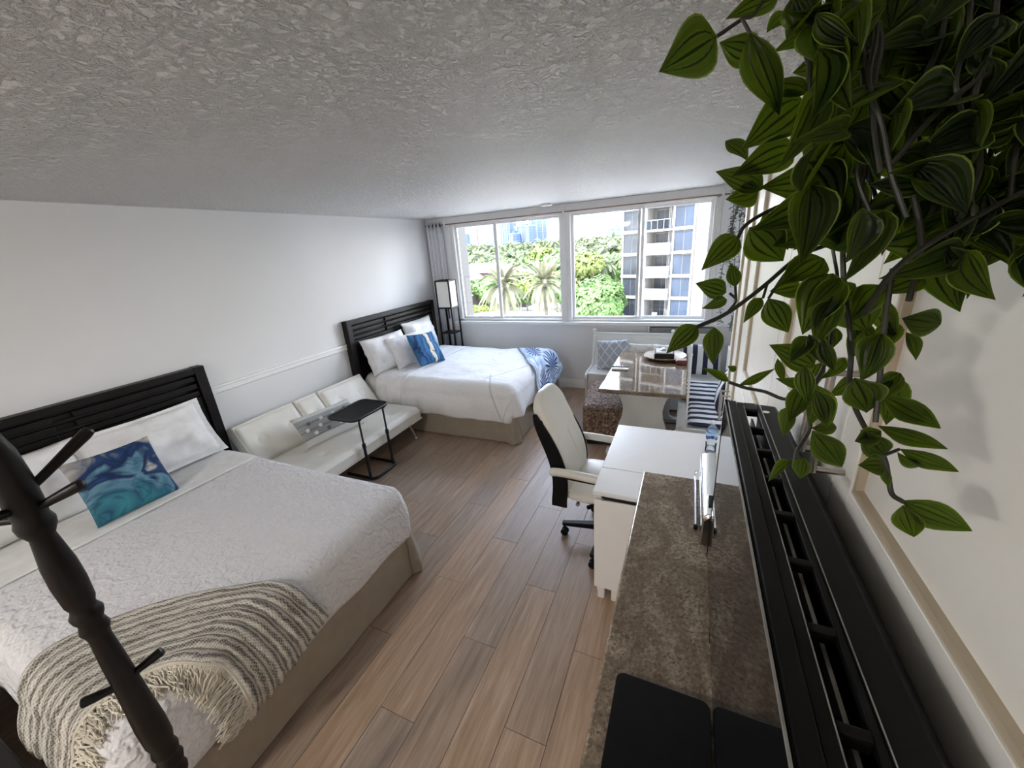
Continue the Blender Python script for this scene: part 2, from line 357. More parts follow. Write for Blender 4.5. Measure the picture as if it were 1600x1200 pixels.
# ------------------------------------------------------------------ mesh helpers
class MB:
    def __init__(s): s.v = []; s.f = []; s.uv = []
    def add(s, vs, fs, uvs=None):
        o = len(s.v); s.v += [tuple(p) for p in vs]
        for i, f in enumerate(fs):
            s.f.append([o + k for k in f]); s.uv.append(uvs[i] if uvs else None)
        return s
    def box(s, x0, x1, y0, y1, z0, z1):
        return s.add([(x0, y0, z0), (x1, y0, z0), (x1, y1, z0), (x0, y1, z0), (x0, y0, z1), (x1, y0, z1), (x1, y1, z1), (x0, y1, z1)],
                     [(0, 3, 2, 1), (4, 5, 6, 7), (0, 1, 5, 4), (1, 2, 6, 5), (2, 3, 7, 6), (3, 0, 4, 7)])
    def prism(s, poly, a0, a1, axis='z'):
        n = len(poly)
        def P(p, a): return (p[0], p[1], a) if axis == 'z' else ((a, p[0], p[1]) if axis == 'x' else (p[0], a, p[1]))
        vs = [P(p, a0) for p in poly] + [P(p, a1) for p in poly]
        fs = [tuple(range(n))[::-1], tuple(range(n, 2 * n))] + [(i, (i + 1) % n, n + (i + 1) % n, n + i) for i in range(n)]
        return s.add(vs, fs)
    def tube(s, pts, r, n=8, closed=False):
        pts = [Vector(p) for p in pts]; m = len(pts); rs = r if isinstance(r, (list, tuple)) else [r] * m
        vs = []; fs = []; prev = None
        for i, p in enumerate(pts):
            if closed: t = pts[(i + 1) % m] - pts[i - 1]
            else: t = pts[min(i + 1, m - 1)] - pts[max(i - 1, 0)]
            t = t.normalized() if t.length > 1e-9 else Vector((0, 0, 1))
            if prev is None:
                a = Vector((0, 0, 1)) if abs(t.z) < .9 else Vector((1, 0, 0)); u = t.cross(a).normalized()
            else:
                u = prev - t * prev.dot(t); u = u.normalized() if u.length > 1e-6 else t.orthogonal().normalized()
            prev = u; w = t.cross(u)
            for k in range(n):
                an = 2 * math.pi * k / n; vs.append(p + (u * math.cos(an) + w * math.sin(an)) * rs[i])
        rng = m if closed else m - 1
        for i in range(rng):
            j = (i + 1) % m
            for k in range(n): fs.append((i * n + k, i * n + (k + 1) % n, j * n + (k + 1) % n, j * n + k))
        if not closed: fs.append(tuple(range(n))[::-1]); fs.append(tuple((m - 1) * n + k for k in range(n)))
        return s.add(vs, fs)
    def lathe(s, prof, n=20, c=(0, 0, 0), axis='z'):
        vs = []; fs = []
        for r, z in prof:
            for k in range(n):
                an = 2 * math.pi * k / n; x, y = r * math.cos(an), r * math.sin(an)
                p = (x, y, z) if axis == 'z' else ((z, x, y) if axis == 'x' else (x, z, y))
                vs.append((p[0] + c[0], p[1] + c[1], p[2] + c[2]))
        for i in range(len(prof) - 1):
            for k in range(n): fs.append((i * n + k, i * n + (k + 1) % n, (i + 1) * n + (k + 1) % n, (i + 1) * n + k))
        fs.append(tuple(range(n))[::-1]); fs.append(tuple((len(prof) - 1) * n + k for k in range(n)))
        return s.add(vs, fs)
    def grid(s, fn, nu, nv, cu=False):
        vs = [fn(i / nu, j / nv) for j in range(nv + 1) for i in range(nu + 1)]
        fs = []; uvs = []
        for j in range(nv):
            for i in range(nu):
                a = j * (nu + 1) + i; fs.append((a, a + 1, a + nu + 2, a + nu + 1))
                uvs.append([(i / nu, j / nv), ((i + 1) / nu, j / nv), ((i + 1) / nu, (j + 1) / nv), (i / nu, (j + 1) / nv)])
        return s.add(vs, fs, uvs)
    def mesh(s, name, mat, smooth=True, weld=False, angle=40, off=None):
        me = bpy.data.meshes.new(name)
        vs = s.v if off is None else [(p[0] - off[0], p[1] - off[1], p[2] - off[2]) for p in s.v]
        me.from_pydata(vs, [], s.f)
        if any(u is not None for u in s.uv):
            lay = me.uv_layers.new(name='UVMap'); k = 0
            for f, u in zip(s.f, s.uv):
                for q in range(len(f)):
                    lay.data[k].uv = u[q] if u else (0, 0); k += 1
        bm = bmesh.new(); bm.from_mesh(me)
        if weld: bmesh.ops.remove_doubles(bm, verts=bm.verts, dist=1e-5)
        bmesh.ops.recalc_face_normals(bm, faces=bm.faces); bm.to_mesh(me); bm.free()
        if mat is not None: me.materials.append(mat)
        if smooth:
            me.polygons.foreach_set('use_smooth', [True] * len(me.polygons))
            me.set_sharp_from_angle(angle=R(angle))
        return me
    def build(s, name, mat, parent=None, bevel=0, smooth=True, weld=False, world=False, angle=40, sub=0, label=None, seg=2):
        off = tuple(parent.location) if (world and parent is not None) else None
        if world and parent is not None and parent.parent is not None:
            off = tuple(parent.matrix_local.translation + parent.parent.location)
        o = bpy.data.objects.new(name, s.mesh(name, mat, smooth, weld, angle, off)); COL.objects.link(o)
        if parent is not None: o.parent = parent
        if bevel:
            b = o.modifiers.new('bevel', 'BEVEL'); b.width = bevel; b.segments = seg; b.limit_method = 'ANGLE'; b.angle_limit = R(35)
        if sub:
            d = o.modifiers.new('sub', 'SUBSURF'); d.levels = sub; d.render_levels = sub
        if label: o['label'] = label
        return o

def inst(name, me, parent=None, loc=(0, 0, 0), rot=(0, 0, 0), scale=(1, 1, 1)):
    o = bpy.data.objects.new(name, me); COL.objects.link(o)
    if parent is not None: o.parent = parent
    o.location = loc; o.rotation_euler = rot; o.scale = scale
    return o
def tag(o, label, cat, group=None, kind=None):
    o['label'] = label; o['category'] = cat
    if group: o['group'] = group
    if kind: o['kind'] = kind
    return o
def thing(name, label, cat, loc=(0, 0, 0), rz=0, group=None, rot=None):
    o = bpy.data.objects.new(name, None); COL.objects.link(o); o.location = loc
    o.rotation_euler = rot if rot else (0, 0, rz); o.empty_display_size = .1
    return tag(o, label, cat, group)
def copy_tree(o, parent=None):
    c = o.copy(); COL.objects.link(c); c.parent = parent
    for ch in list(o.children): copy_tree(ch, c)
    return c
def struct(name, label, mb, mat, **kw):
    o = mb.build(name, mat, **kw); o['kind'] = 'structure'; o['label'] = label; return o
def smooth_path(pts, n=6):
    pts = [Vector(p) for p in pts]; out = []
    P = [pts[0] * 2 - pts[1]] + pts + [pts[-1] * 2 - pts[-2]]
    for i in range(1, len(P) - 2):
        for k in range(n):
            t = k / n; a, b, c, d = P[i - 1], P[i], P[i + 1], P[i + 2]
            out.append(.5 * ((2 * b) + (c - a) * t + (2 * a - 5 * b + 4 * c - d) * t * t + (3 * b - a - 3 * c + d) * t ** 3))
    out.append(pts[-1]); return out
def nz(x, y=0, z=0): return noise.noise(Vector((x, y, z)))

# ------------------------------------------------------------------ room shell
XL, XR, YW, YB, CEIL = -3.72, .62, 5.33, -2.6, 2.50
XD = .30                                                     # front of the cabinet doors on the right
fl = struct('floor', 'pale brown oak plank floor', MB().box(XL - .1, XR + .1, YB - .1, YW + .1, -.12, -.012), W['espresso'], smooth=False)
pw, pl = .197, 1.22
plank_me = MB().box(-pw / 2 + .0012, pw / 2 - .0012, -pl / 2 + .0012, pl / 2 - .0012, -.012, 0).mesh('plank', W['plank'], smooth=False)
row = 0; x = -.624 - pw * 16 + pw / 2
while x - pw / 2 < XR:
    if x + pw / 2 > XL:
        y = YB - (.37 * row * 1.7 % 1) * pl + pl / 2
        while y - pl / 2 < YW:
            inst('plank', plank_me, fl, (x, y, random.uniform(-.0006, .0)))
            y += pl
    row += 1; x += pw
struct('ceiling', 'white textured knockdown ceiling', MB().box(XL - .1, XR + .1, YB - .1, YW + .1, CEIL, CEIL + .15), W['ceiling'], smooth=False)
struct('wall_left', 'pale grey painted wall behind the beds', MB().box(XL - .15, XL, YB - .1, YW + .1, -.1, CEIL + .1), W['wall'], smooth=False)
struct('wall_right', 'white wall behind the cabinets', MB().box(XR, XR + .15, YB - .1, YW + .1, -.1, CEIL + .1), W['wall'], smooth=False)
struct('wall_near', 'wall behind the viewer', MB().box(XL - .1, XR + .1, YB - .15, YB, -.1, CEIL + .1), W['wall'], smooth=False)
WX0, WX1, WZ0, WZ1 = -3.31, .27, .985, 2.44
w = MB().box(XL - .1, WX0, YW, YW + .16, -.1, CEIL + .1).box(WX1, XR + .1, YW, YW + .16, -.1, CEIL + .1)
w.box(WX0, WX1, YW, YW + .16, -.1, WZ0).box(WX0, WX1, YW, YW + .16, WZ1, CEIL + .1)
struct('wall_far', 'pale grey wall under the window', w, W['wallcool'], smooth=False)
# chair rail: two stepped mouldings on the left wall
tr = MB().prism([(XL, 1.005), (XL + .012, 1.005), (XL + .022, 1.015), (XL + .012, 1.025), (XL + .012, 1.052), (XL + .026, 1.060), (XL + .020, 1.075), (XL, 1.078)], YB, YW, axis='y')
struct('trim_1', 'white chair rail moulding along the left wall', tr, W['white'])
bb = MB().prism([(YW, 0), (YW - .018, 0), (YW - .018, .085), (YW - .012, .095), (YW - .010, .115), (YW - .004, .125), (YW, .125)], XL, XR, axis='x')
struct('baseboard_far', 'white baseboard under the window', bb, W['white'])
struct('baseboard_left', 'white baseboard along the left wall', MB().box(XL, XL + .016, YB, YW - .02, 0, .11), W['white'], bevel=.004)

# fill lamp added out of view behind the viewer to lift the dim foreground
el = thing('added_fill_lamp', 'added round fill lamp on the ceiling behind the viewer', 'ceiling lamp', (-1.9, -1.9, CEIL))
MB().lathe([(.17, -.001), (.17, -.03), (.165, -.034), (.001, -.034)], 28).build('base', W['white'], el)
lm = NT('fill_lamp_glow'); em = lm.n('Emission', ins={'Color': (1, .94, .87), 'Strength': 9.5}); lm.t.links.new(em.outputs[0], lm.out.inputs[0])
MB().lathe([(.16, -.034), (.155, -.07), (.12, -.105), (.06, -.125), (.001, -.13)], 28).build('dome', lm.m, el)

# window
wnd = bpy.data.objects.new('window_1', None); COL.objects.link(wnd); wnd.location = (-1.52, YW, WZ0); wnd['kind'] = 'structure'; wnd['label'] = 'wide white framed sliding window of four panes'
f = MB()
f.box(WX0, WX0 + .05, YW + .01, YW + .13, WZ0, WZ1).box(.185, WX1, YW + .01, YW + .13, WZ0, WZ1)
f.box(WX0, WX1, YW + .01, YW + .13, 2.385, WZ1).box(WX0, WX1, YW + .01, YW + .13, WZ0, 1.012)
f.box(-1.628, -1.485, YW - .005, YW + .13, WZ0, WZ1)
f.build('frame', W['white'], wnd, bevel=.006, world=True)
f = MB().box(-1.572, -1.541, YW - .018, YW, WZ0, WZ1); f.build('mullion_cover', W['white'], wnd, bevel=.004, world=True)
f = MB().box(.185, .205, YW - .012, YW + .02, 1.0, 2.40).box(.232, .25, YW - .012, YW + .02, 1.0, 2.40); f.build('jamb_track', W['white'], wnd, bevel=.003, world=True)
panes = [(-3.26, -2.575, .055), (-2.635, -1.628, .085), (-1.485, -.565, .055), (-.65, .185, .085)]
for (a, b, yo) in panes:
    s = MB(); y0, y1 = YW + yo, YW + yo + .028; t = .034
    s.box(a, a + t, y0, y1, 1.012, 2.385).box(b - t, b, y0, y1, 1.012, 2.385).box(a + t, b - t, y0, y1, 1.012, 1.012 + t).box(a + t, b - t, y0, y1, 2.385 - t, 2.385)
    so = s.build('sash', W['white'], wnd, bevel=.003, world=True)
    MB().box(a + t, b - t, y0 + .011, y0 + .016, 1.012 + t, 2.385 - t).build('pane', W['glass'], so, smooth=False, world=True)
sill = MB().box(XL + .35, XR, YW - .07, YW + .03, .945, .985)
struct('trim_2', 'white window sill ledge', sill, W['white'], bevel=.006)
struct('trim_3', 'white header board above the window', MB().box(XL + .02, XR, YW - .03, YW + .02, 2.415, CEIL), W['white'], bevel=.004)

# ------------------------------------------------------------------ cabinet wall on the right
def shaker_door(parent, y0, y1, z0, z1, handle_y=None, hz0=0, hz1=0, rail=.085, low=None):
    low = low or z0 + rail
    x0, x1 = XD, XD + .022
    d = MB()
    d.box(x0, x1, y0, y0 + rail, z0, z1).box(x0, x1, y1 - rail, y1, z0, z1)
    d.box(x0, x1, y0 + rail, y1 - rail, z0, low).box(x0, x1, y0 + rail, y1 - rail, z1 - rail, z1)
    do = d.build('door', W['cabinet'], parent, bevel=.0015, world=True)
    MB().box(x0 + .016, x1 - .001, y0 + rail - .004, y1 - rail + .004, low - .004, z1 - rail + .004).build('door_panel', W['cabinet'], do, world=True, smooth=False)
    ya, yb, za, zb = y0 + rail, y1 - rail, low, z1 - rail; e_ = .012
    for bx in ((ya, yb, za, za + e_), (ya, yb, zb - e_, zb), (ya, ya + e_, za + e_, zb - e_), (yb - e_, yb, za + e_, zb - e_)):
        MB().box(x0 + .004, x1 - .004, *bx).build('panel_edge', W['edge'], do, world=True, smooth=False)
    if handle_y is not None:
        h = MB(); xb = XD - .052
        h.lathe([(.0055, hz0), (.0075, hz0 + .002), (.0075, hz1 - .002), (.0055, hz1)], 14, (xb, handle_y, 0))
        for zz in (hz0 + .008, hz1 - .008): h.tube([(xb, handle_y, zz), (XD, handle_y, zz)], .0062, 10)
        h.build('bar_handle', W['steel'], do, world=True)
wcab = thing('wall_cabinet', 'white panelled cupboard with paired bar handles behind the television', 'cabinet', (.46, .7, .95))
MB().box(XD + .022, XR - .004, -.3, 1.63, .95, CEIL - .004).build('body', W['cabinet'], wcab, world=True, smooth=False)
shaker_door(wcab, -.29, .898, .96, 2.43, .852, 1.562, 1.78, low=1.553)
shaker_door(wcab, .902, 1.626, .96, 2.43, .940, 1.562, 1.78, low=1.553)
tall = thing('tall_cabinet', 'tall white panelled cupboard running from the counter end to the bench', 'cabinet', (.46, 2.4, 0))
MB().prism([(1.82, 0), (3.20, 0), (3.20, CEIL - .004), (1.634, CEIL - .004), (1.634, 1.2), (1.82, 1.2)], XD + .022, XR - .004, axis='x').build('body', W['cabinet'], tall, world=True, smooth=False)
shaker_door(tall, 1.634, 2.498, 1.20, 2.43)
shaker_door(tall, 2.502, 2.858, .10, 2.43, 2.81, .80, .985, .06)
shaker_door(tall, 2.862, 3.195, .10, 2.43, 2.91, .80, .985, .06)
shaker_door(tall, 1.83, 2.498, .10, 1.19)

# ------------------------------------------------------------------ counter with base cabinet
ctr = thing('kitchen_counter', 'polished brown granite counter with base cabinet in the right foreground', 'counter', (.24, .8, 0))
MB().box(-.15, XR - .004, -.6, 1.79, .895, .93).build('countertop', W['granite'], ctr, bevel=.008, world=True, seg=3)
MB().box(-.10, XR - .004, -.58, 1.775, 0, .895).build('base_cabinet', W['cabinet'], ctr, bevel=.003, world=True)
for k in range(4):
    y0 = -.55 + k * .58
    d = MB().box(-.120, -.100, y0, y0 + .565, .12, .87).build('door', W['cabinet'], ctr, bevel=.003, world=True)
    MB().tube([(-.15, y0 + .06, .68), (-.15, y0 + .06, .82)], .006, 8).tube([(-.15, y0 + .06, .69), (-.12, y0 + .06, .69)], .005, 8).tube([(-.15, y0 + .06, .81), (-.12, y0 + .06, .81)], .005, 8).build('handle', W['steel'], d, world=True)
ck = thing('cooktop', 'black glass cooktop lying on the near end of the granite counter', 'cooktop', (.0, .45, .93))
def rrect(x0, x1, y0, y1, r, n=5):
    out = []
    for cx, cy, a0 in ((x1 - r, y1 - r, 0), (x0 + r, y1 - r, 90), (x0 + r, y0 + r, 180), (x1 - r, y0 + r, 270)):
        for k in range(n + 1):
            a = R(a0 + 90 * k / n); out.append((cx + r * math.cos(a), cy + r * math.sin(a)))
    return out
MB().prism(rrect(-.105, .117, .12, .755, .02), .934, .944).build('glass_top', W['blackplastic'], ck, bevel=.0015, world=True)
MB().prism(rrect(-.098, .112, .13, .745, .015), .930, .934).build('rim', W['blackmetal'], ck, world=True)

# television, seen from above: glossy screen faces the beds, slotted top faces the viewer
TX = .12; TY0, TY1, TZ0, TZ1 = .22, 1.25, .955, 1.55
tv = thing('television', 'black flat television standing on the granite counter, seen from above', 'television', (.19, .72, .93))
MB().box(TX, TX + .006, TY0 + .004, TY1 - .004, TZ0 + .004, TZ1 - .012).build('screen', W['glossblack'], tv, world=True, smooth=False)
b = MB()
b.box(TX + .006, TX + .030, TY0, TY1, TZ0, TZ1)
b.build('bezel', W['blackplastic'], tv, bevel=.003, world=True)
MB().box(TX - .0012, TX + .0012, TY0, TY1, TZ1 - .008, TZ1 - .0015).build('screen_trim', W['greymetal'], tv, world=True, smooth=False)
MB().box(TX - .0012, TX + .012, TY1 - .003, TY1 + .003, TZ0, TZ1).build('side_trim', W['blackplastic'], tv, world=True, smooth=False)
# top deck: two long bars with cross bars leave a row of real vents
zt = TZ1 - .004
d = MB()
sy0, sy1 = TY0 + .02, TY1 - .05
d.box(TX + .030, TX + .048, TY0, TY1, zt - .02, zt)
d.box(TX + .078, TX + .088, TY0, TY1, zt - .02, zt - .002)
n = 8
for k in range(n + 1):
    yy = sy0 + (sy1 - sy0) * k / n
    d.box(TX + .048, TX + .078, yy - .006, yy + .006, zt - .02, zt - .001)
d.box(TX + .048, TX + .078, TY0, sy0, zt - .02, zt); d.box(TX + .048, TX + .078, sy1, TY1, zt - .02, zt)
d.build('vent_deck', W['blackplastic'], tv, bevel=.0015, world=True)
MB().box(TX + .0460, TX + .0474, TY0, sy1 + .02, zt, zt + .0012).build('deck_seam', W['greymetal'], tv, world=True, smooth=False)
MB().box(TX + .050, TX + .076, sy0, sy1, zt - .06, zt - .05).build('vent_floor', W['groove'], tv, world=True, smooth=False)
MB().box(TX + .066, TX + .071, sy0, sy1, zt - .05, zt - .028).build('inner_strip', W['greymetal'], tv, world=True, smooth=False)
b = MB().prism([(TX + .088, TZ1 - .004), (TX + .128, TZ1 - .007), (TX + .156, TZ1 - .045), (TX + .162, TZ1 - .2), (TX + .10, TZ0 + .05), (TX + .03, TZ0), (TX + .03, TZ1 - .12), (TX + .088, TZ1 - .12)], TY0, TY1 - .005, axis='y')
b.build('back_shell', W['blackplastic'], tv, bevel=.003, world=True)
MB().box(TX + .0885, TX + .0898, TY0, TY1 - .02, TZ1 - .0045, TZ1 - .0032).build('shell_seam', W['greymetal'], tv, world=True, smooth=False)
MB().lathe([(.006, 0), (.0085, .0004), (.0085, .0012), (.006, .0012)], 20, (TX + .098, TY1 - .06, TZ1 - .0050)).build('screw_recess', W['chrome'], tv, world=True)
for yy in (TY0 + .16, TY1 - .30):
    MB().box(TX + .012, TX + .06, yy - .03, yy + .03, .94, TZ0 + .01).box(TX - .0, TX + .12, yy - .025, yy + .025, .93, .942).build('foot', W['blackplastic'], tv, bevel=.004, world=True)

# chrome toaster beyond the television
to = thing('toaster', 'slim chrome toaster standing behind the television end on the granite counter', 'toaster', (.155, 1.56, .93))
prof = []
for k in range(13):
    a = R(180 - 180 * k / 12); prof.append((.155 + .055 * math.cos(a), 1.055 + .028 * math.sin(a)))
body = [(.210, .945), (.100, .945)] + prof
MB().prism(body, 1.325, 1.79, axis='y').build('shell', W['chrome'], to, bevel=.006, world=True)
MB().prism([(p[0], p[1] - .002) for p in [(.207, .95), (.103, .95)] + [(.155 + .05 * math.cos(R(180 - 15 * k)), 1.05 + .024 * math.sin(R(180 - 15 * k))) for k in range(13)]], 1.315, 1.326, axis='y').build('end_panel', plain('smoked_steel', (.20, .175, .15), .25, .9), to, world=True)
MB().box(.118, .142, 1.37, 1.44, 1.072, 1.0835).build('control_window', W['glossblack'], to, world=True, bevel=.002)
MB().tube([(.086, 1.42, .94), (.086, 1.80, .94), (.086, 1.80, .965), (.098, 1.80, .965)], .0045, 8).build('side_rail', W['chrome'], to, world=True)
MB().lathe([(.006, .93), (.0075, .933), (.0075, .948), (.006, .95)], 12, (.086, 1.42, 0)).build('rail_foot', W['blackplastic'], to, world=True)
for xx, yy in ((.115, 1.35), (.195, 1.35), (.115, 1.76), (.195, 1.76)):
    MB().lathe([(.008, .93), (.009, .946)], 10, (xx, yy, 0)).build('foot', W['blackplastic'], to, world=True)

# ------------------------------------------------------------------ white folding desk, bottle
dk = thing('folding_desk', 'white drop leaf desk with its near leaf folded down beside the counter', 'desk', (-.06, 2.2, 0))
DX0, DX1 = -.410, .275
MB().box(DX0, DX1, 2.072, 2.68, .715, .742).build('raised_leaf', W['whitegloss'], dk, bevel=.003, world=True)
MB().box(DX0, DX1, 1.815, 2.067, .715, .742).build('middle_top', W['whitegloss'], dk, bevel=.003, world=True)
MB().box(DX0 + .01, DX1, 1.800, 1.822, .085, .700).build('folded_leaf', W['whitegloss'], dk, bevel=.003, world=True)
c = MB().box(DX0 + .02, DX0 + .045, 1.83, 2.06, .03, .715).box(DX1 - .025, DX1, 1.83, 2.06, .03, .715).box(DX0 + .045, DX1 - .025, 1.83, 2.06, .46, .48)
c.build('drawer_case', W['whitegloss'], dk, bevel=.003, world=True)
for k in range(3):
    z0 = .485 + k * .075
    dr = MB().box(DX0 + .012, DX0 + .022, 1.85, 2.04, z0, z0 + .07).build('drawer', W['whitegloss'], dk, bevel=.002, world=True)
    MB().box(DX0 + .008, DX0 + .013, 1.92, 1.97, z0 + .03, z0 + .04).build('drawer_pull', W['steel'], dr, world=True)
MB().box(DX0 + .05, DX1 - .02, 1.808, 1.816, .702, .716).build('hinge_gap', W['groove'], dk, world=True, smooth=False)
for xx in (DX0 + .10, DX0 + .03, DX0 + .17):
    pass
MB().box(DX0 + .055, DX0 + .062, 1.798, 1.806, .70, .712).build('hinge', W['steel'], dk, world=True)
for k, xx in enumerate((DX0 + .02, DX0 + .10, DX0 + .17)):
    MB().box(xx + .01, xx + .05, 1.806, 1.85, .0, .085).build('foot', W['whitegloss'], dk, bevel=.003, world=True)
for xx in (DX0 + .05, DX1 - .05):
    MB().box(xx - .02, xx + .02, 2.55, 2.59, 0, .715).build('leg', W['whitegloss'], dk, bevel=.003, world=True)
MB().box(DX0 + .07, DX1 - .07, 2.555, 2.585, .04, .08).build('leg_rail', W['whitegloss'], dk, bevel=.003, world=True)

bt = thing('water_bottle', 'clear plastic water bottle with blue and white label on the white desk', 'bottle', (.185, 2.43, .742))
pr = [(.028, 0), (.033, .006), (.033, .03), (.031, .035), (.033, .04), (.033, .075), (.0325, .078), (.0325, .130), (.033, .133), (.032, .145), (.026, .165), (.016, .182), (.0125, .188), (.0125, .200)]
MB().lathe(pr, 20).build('body', W['bottle'], bt)
def mat_label():
    m = NT('blue_white_label'); v = m.co('Object')
    x, y, z = m.sepuv(v)
    ang = m.math('ARCTAN2', y, x)
    wav = m.math('MULTIPLY_ADD', m.math('SINE', m.math('MULTIPLY', ang, 3.0)), .006, .112)
    top = m.math('GREATER_THAN', z, m.math('ADD', wav, .010)); low = m.math('LESS_THAN', z, m.math('SUBTRACT', wav, .010))
    g = m.math('GREATER_THAN', m.noise(m.co('Object', (1, 1, .25)), 190, 2), .44)
    ink = m.math('MULTIPLY', m.math('SUBTRACT', 1.0, m.math('MAXIMUM', top, low)), g)
    c = m.mix(ink, m.mix(low, (.42, .62, .86), (.72, .78, .86)), (.02, .05, .26))
    m.base(c, .35, 0, .4); return m.m
MB().lathe([(.0331, .078), (.0334, .080), (.0334, .140), (.0331, .142)], 20).build('label_band', mat_label(), bt)
MB().lathe([(.014, .196), (.0145, .198), (.0145, .210), (.013, .212)], 16).build('cap', W['white'], bt)

# ------------------------------------------------------------------ office chair, facing the desk
ch = thing('office_chair', 'white leather office chair with black back shell drawn up to the desk', 'chair', (-.47, 2.33, 0), R(-2))
# local: +x is the sitter's front
def back_line(t):                          # t 0..1 bottom to top, in the x-z plane
    x = -.215 - .155 * t + .05 * math.sin(t * math.pi * 1.5) * (1 - .3 * t); z = .42 + .70 * t; return x, z
def back_pad(u, v):
    a = 2 * math.pi * u; t = v
    x, z = back_line(t)
    hw = (.235 - .045 * t) * (1 - .55 * max(0, t - .86) ** 2 / .0196 * .75)
    th = .045 * (1 - .5 * max(0, t - .9) / .1) + (.012 if .62 < t < .9 else 0)
    c, s = math.cos(a), math.sin(a)
    yy = hw * math.copysign(abs(c) ** .45, c); xx = th * math.copysign(abs(s) ** .6, s)
    return (x + xx + .02, yy, z)
m = MB().grid(back_pad, 28, 22)
m.add([back_pad(i / 28, 1) for i in range(28)], [tuple(range(28))]); m.add([back_pad(i / 28, 0) for i in range(28)], [tuple(range(28))])
bp = m.build('backrest', W['chairwhite'], ch, weld=True, angle=60, sub=1)
# seams of the headrest and centre panel on the front face
def face(y, t, o=.066):
    x, z = back_line(t); return (x + o, y, z)
MB().tube(smooth_path([face(-.17, .72, .060), face(-.1, .655), face(0, .60), face(.1, .655), face(.17, .72, .060)]), .0035, 6).tube(smooth_path([face(0, .60), face(0, .4), face(0, .15)]), .003, 6).build('seam', W['leather'], bp)
def shell(u, v):
    t = v * .80 - .02; x, z = back_line(max(0, t)); z = .42 + .70 * t
    hw = (.243 - .045 * t); yy = (u * 2 - 1) * hw
    side = abs(u * 2 - 1)
    return (x - .036 + (.055 if side > .96 else .028 * side ** 6), yy, z)
m = MB().grid(shell, 20, 16)
so = m.build('back_shell', W['blackplastic'], ch, angle=70)
sm = so.modifiers.new('solid', 'SOLIDIFY'); sm.thickness = .022; sm.offset = -1
# black side cheeks of the backrest
for sy in (-1, 1):
    poly = []
    N_ = 14
    fr = []; bk = []
    for k in range(N_ + 1):
        t = -.06 + (.84 + .06) * k / N_; x, z = back_line(max(0, t)); z = .42 + .70 * t; q_ = (k / N_)
        fr.append((x + .050 - .045 * q_ ** 6, z)); bk.append((x - .052 + .035 * q_ ** 8, z))
    hwf = lambda z: .237 - .045 * (z - .42) / .70
    vs = []; fs = []
    for (a, b_) in zip(fr, bk):
        for o in (0, .012):
            vs.append((a[0], sy * (hwf(a[1]) + o), a[1])); vs.append((b_[0], sy * (hwf(b_[1]) + o), b_[1]))
    for k in range(N_):
        a = k * 4; q = a + 4
        fs += [(a, a + 1, q + 1, q), (a + 2, q + 2, q + 3, a + 3), (a, q, q + 2, a + 2), (a + 1, a + 3, q + 3, q + 1)]
    fs += [(0, 2, 3, 1), (N_ * 4, N_ * 4 + 1, N_ * 4 + 3, N_ * 4 + 2)]
    MB().add(vs, fs).build('side_cheek', W['blackplastic'], so, angle=50)
def seat(u, v):
    a = 2 * math.pi * u; c, s = math.cos(a), math.sin(a); rr = [0.0, .55, .93, 1.0, .99, .9, .0][int(round(v * 6))]
    zz = [.515, .515, .505, .475, .44, .425, .425][int(round(v * 6))]
    x = .255 * math.copysign(abs(c) ** .5, c) * rr; y = .25 * math.copysign(abs(s) ** .5, s) * rr
    return (.02 + x, y, zz - (.02 if x > .2 else 0))
MB().grid(seat, 32, 6).build('seat', W['chairwhite'], ch, weld=True, sub=1, angle=70)
for sy in (-1, 1):
    ya = sy * .27
    path = smooth_path([(-.265, ya, .645), (-.20, ya, .655), (-.05, ya, .655), (.12, ya, .645), (.17, ya, .62)], 4)
    ar = MB()
    for a_, r_ in ((0, 1),):
        ar.tube(path, [.018] + [.027] * (len(path) - 2) + [.016], 12)
    ao = ar.build('armrest', W['chairwhite'], ch)
    MB().tube(smooth_path([(-.22, ya, .632), (-.10, ya, .628), (.10, ya, .622), (.13, ya, .58), (.06, ya * .99, .48), (-.02, ya * .95, .425)], 4), .014, 8).build('arm_support', W['blackplastic'], ao)
m = MB().box(-.16, .12, -.09, .09, .375, .425).box(-.235, -.15, -.11, .11, .36, .43)
m.build('tilt_mechanism', W['blackplastic'], ch, bevel=.012)
MB().tube([(-.10, -.09, .40), (-.10, -.21, .40)], .007, 8).lathe([(.010, -.225), (.013, -.22), (.013, -.205), (.009, -.20)], 12, (-.10, 0, .40), 'y').build('lever', W['steel'], ch)
MB().lathe([(.03, .12), (.03, .25), (.018, .25), (.018, .375)], 16, (.05, 0, 0)).build('gas_column', W['blackmetal'], ch)
MB().lathe([(.03, .075), (.05, .085), (.05, .125), (.03, .135)], 20, (.05, 0, 0)).build('hub', W['blackplastic'], ch)
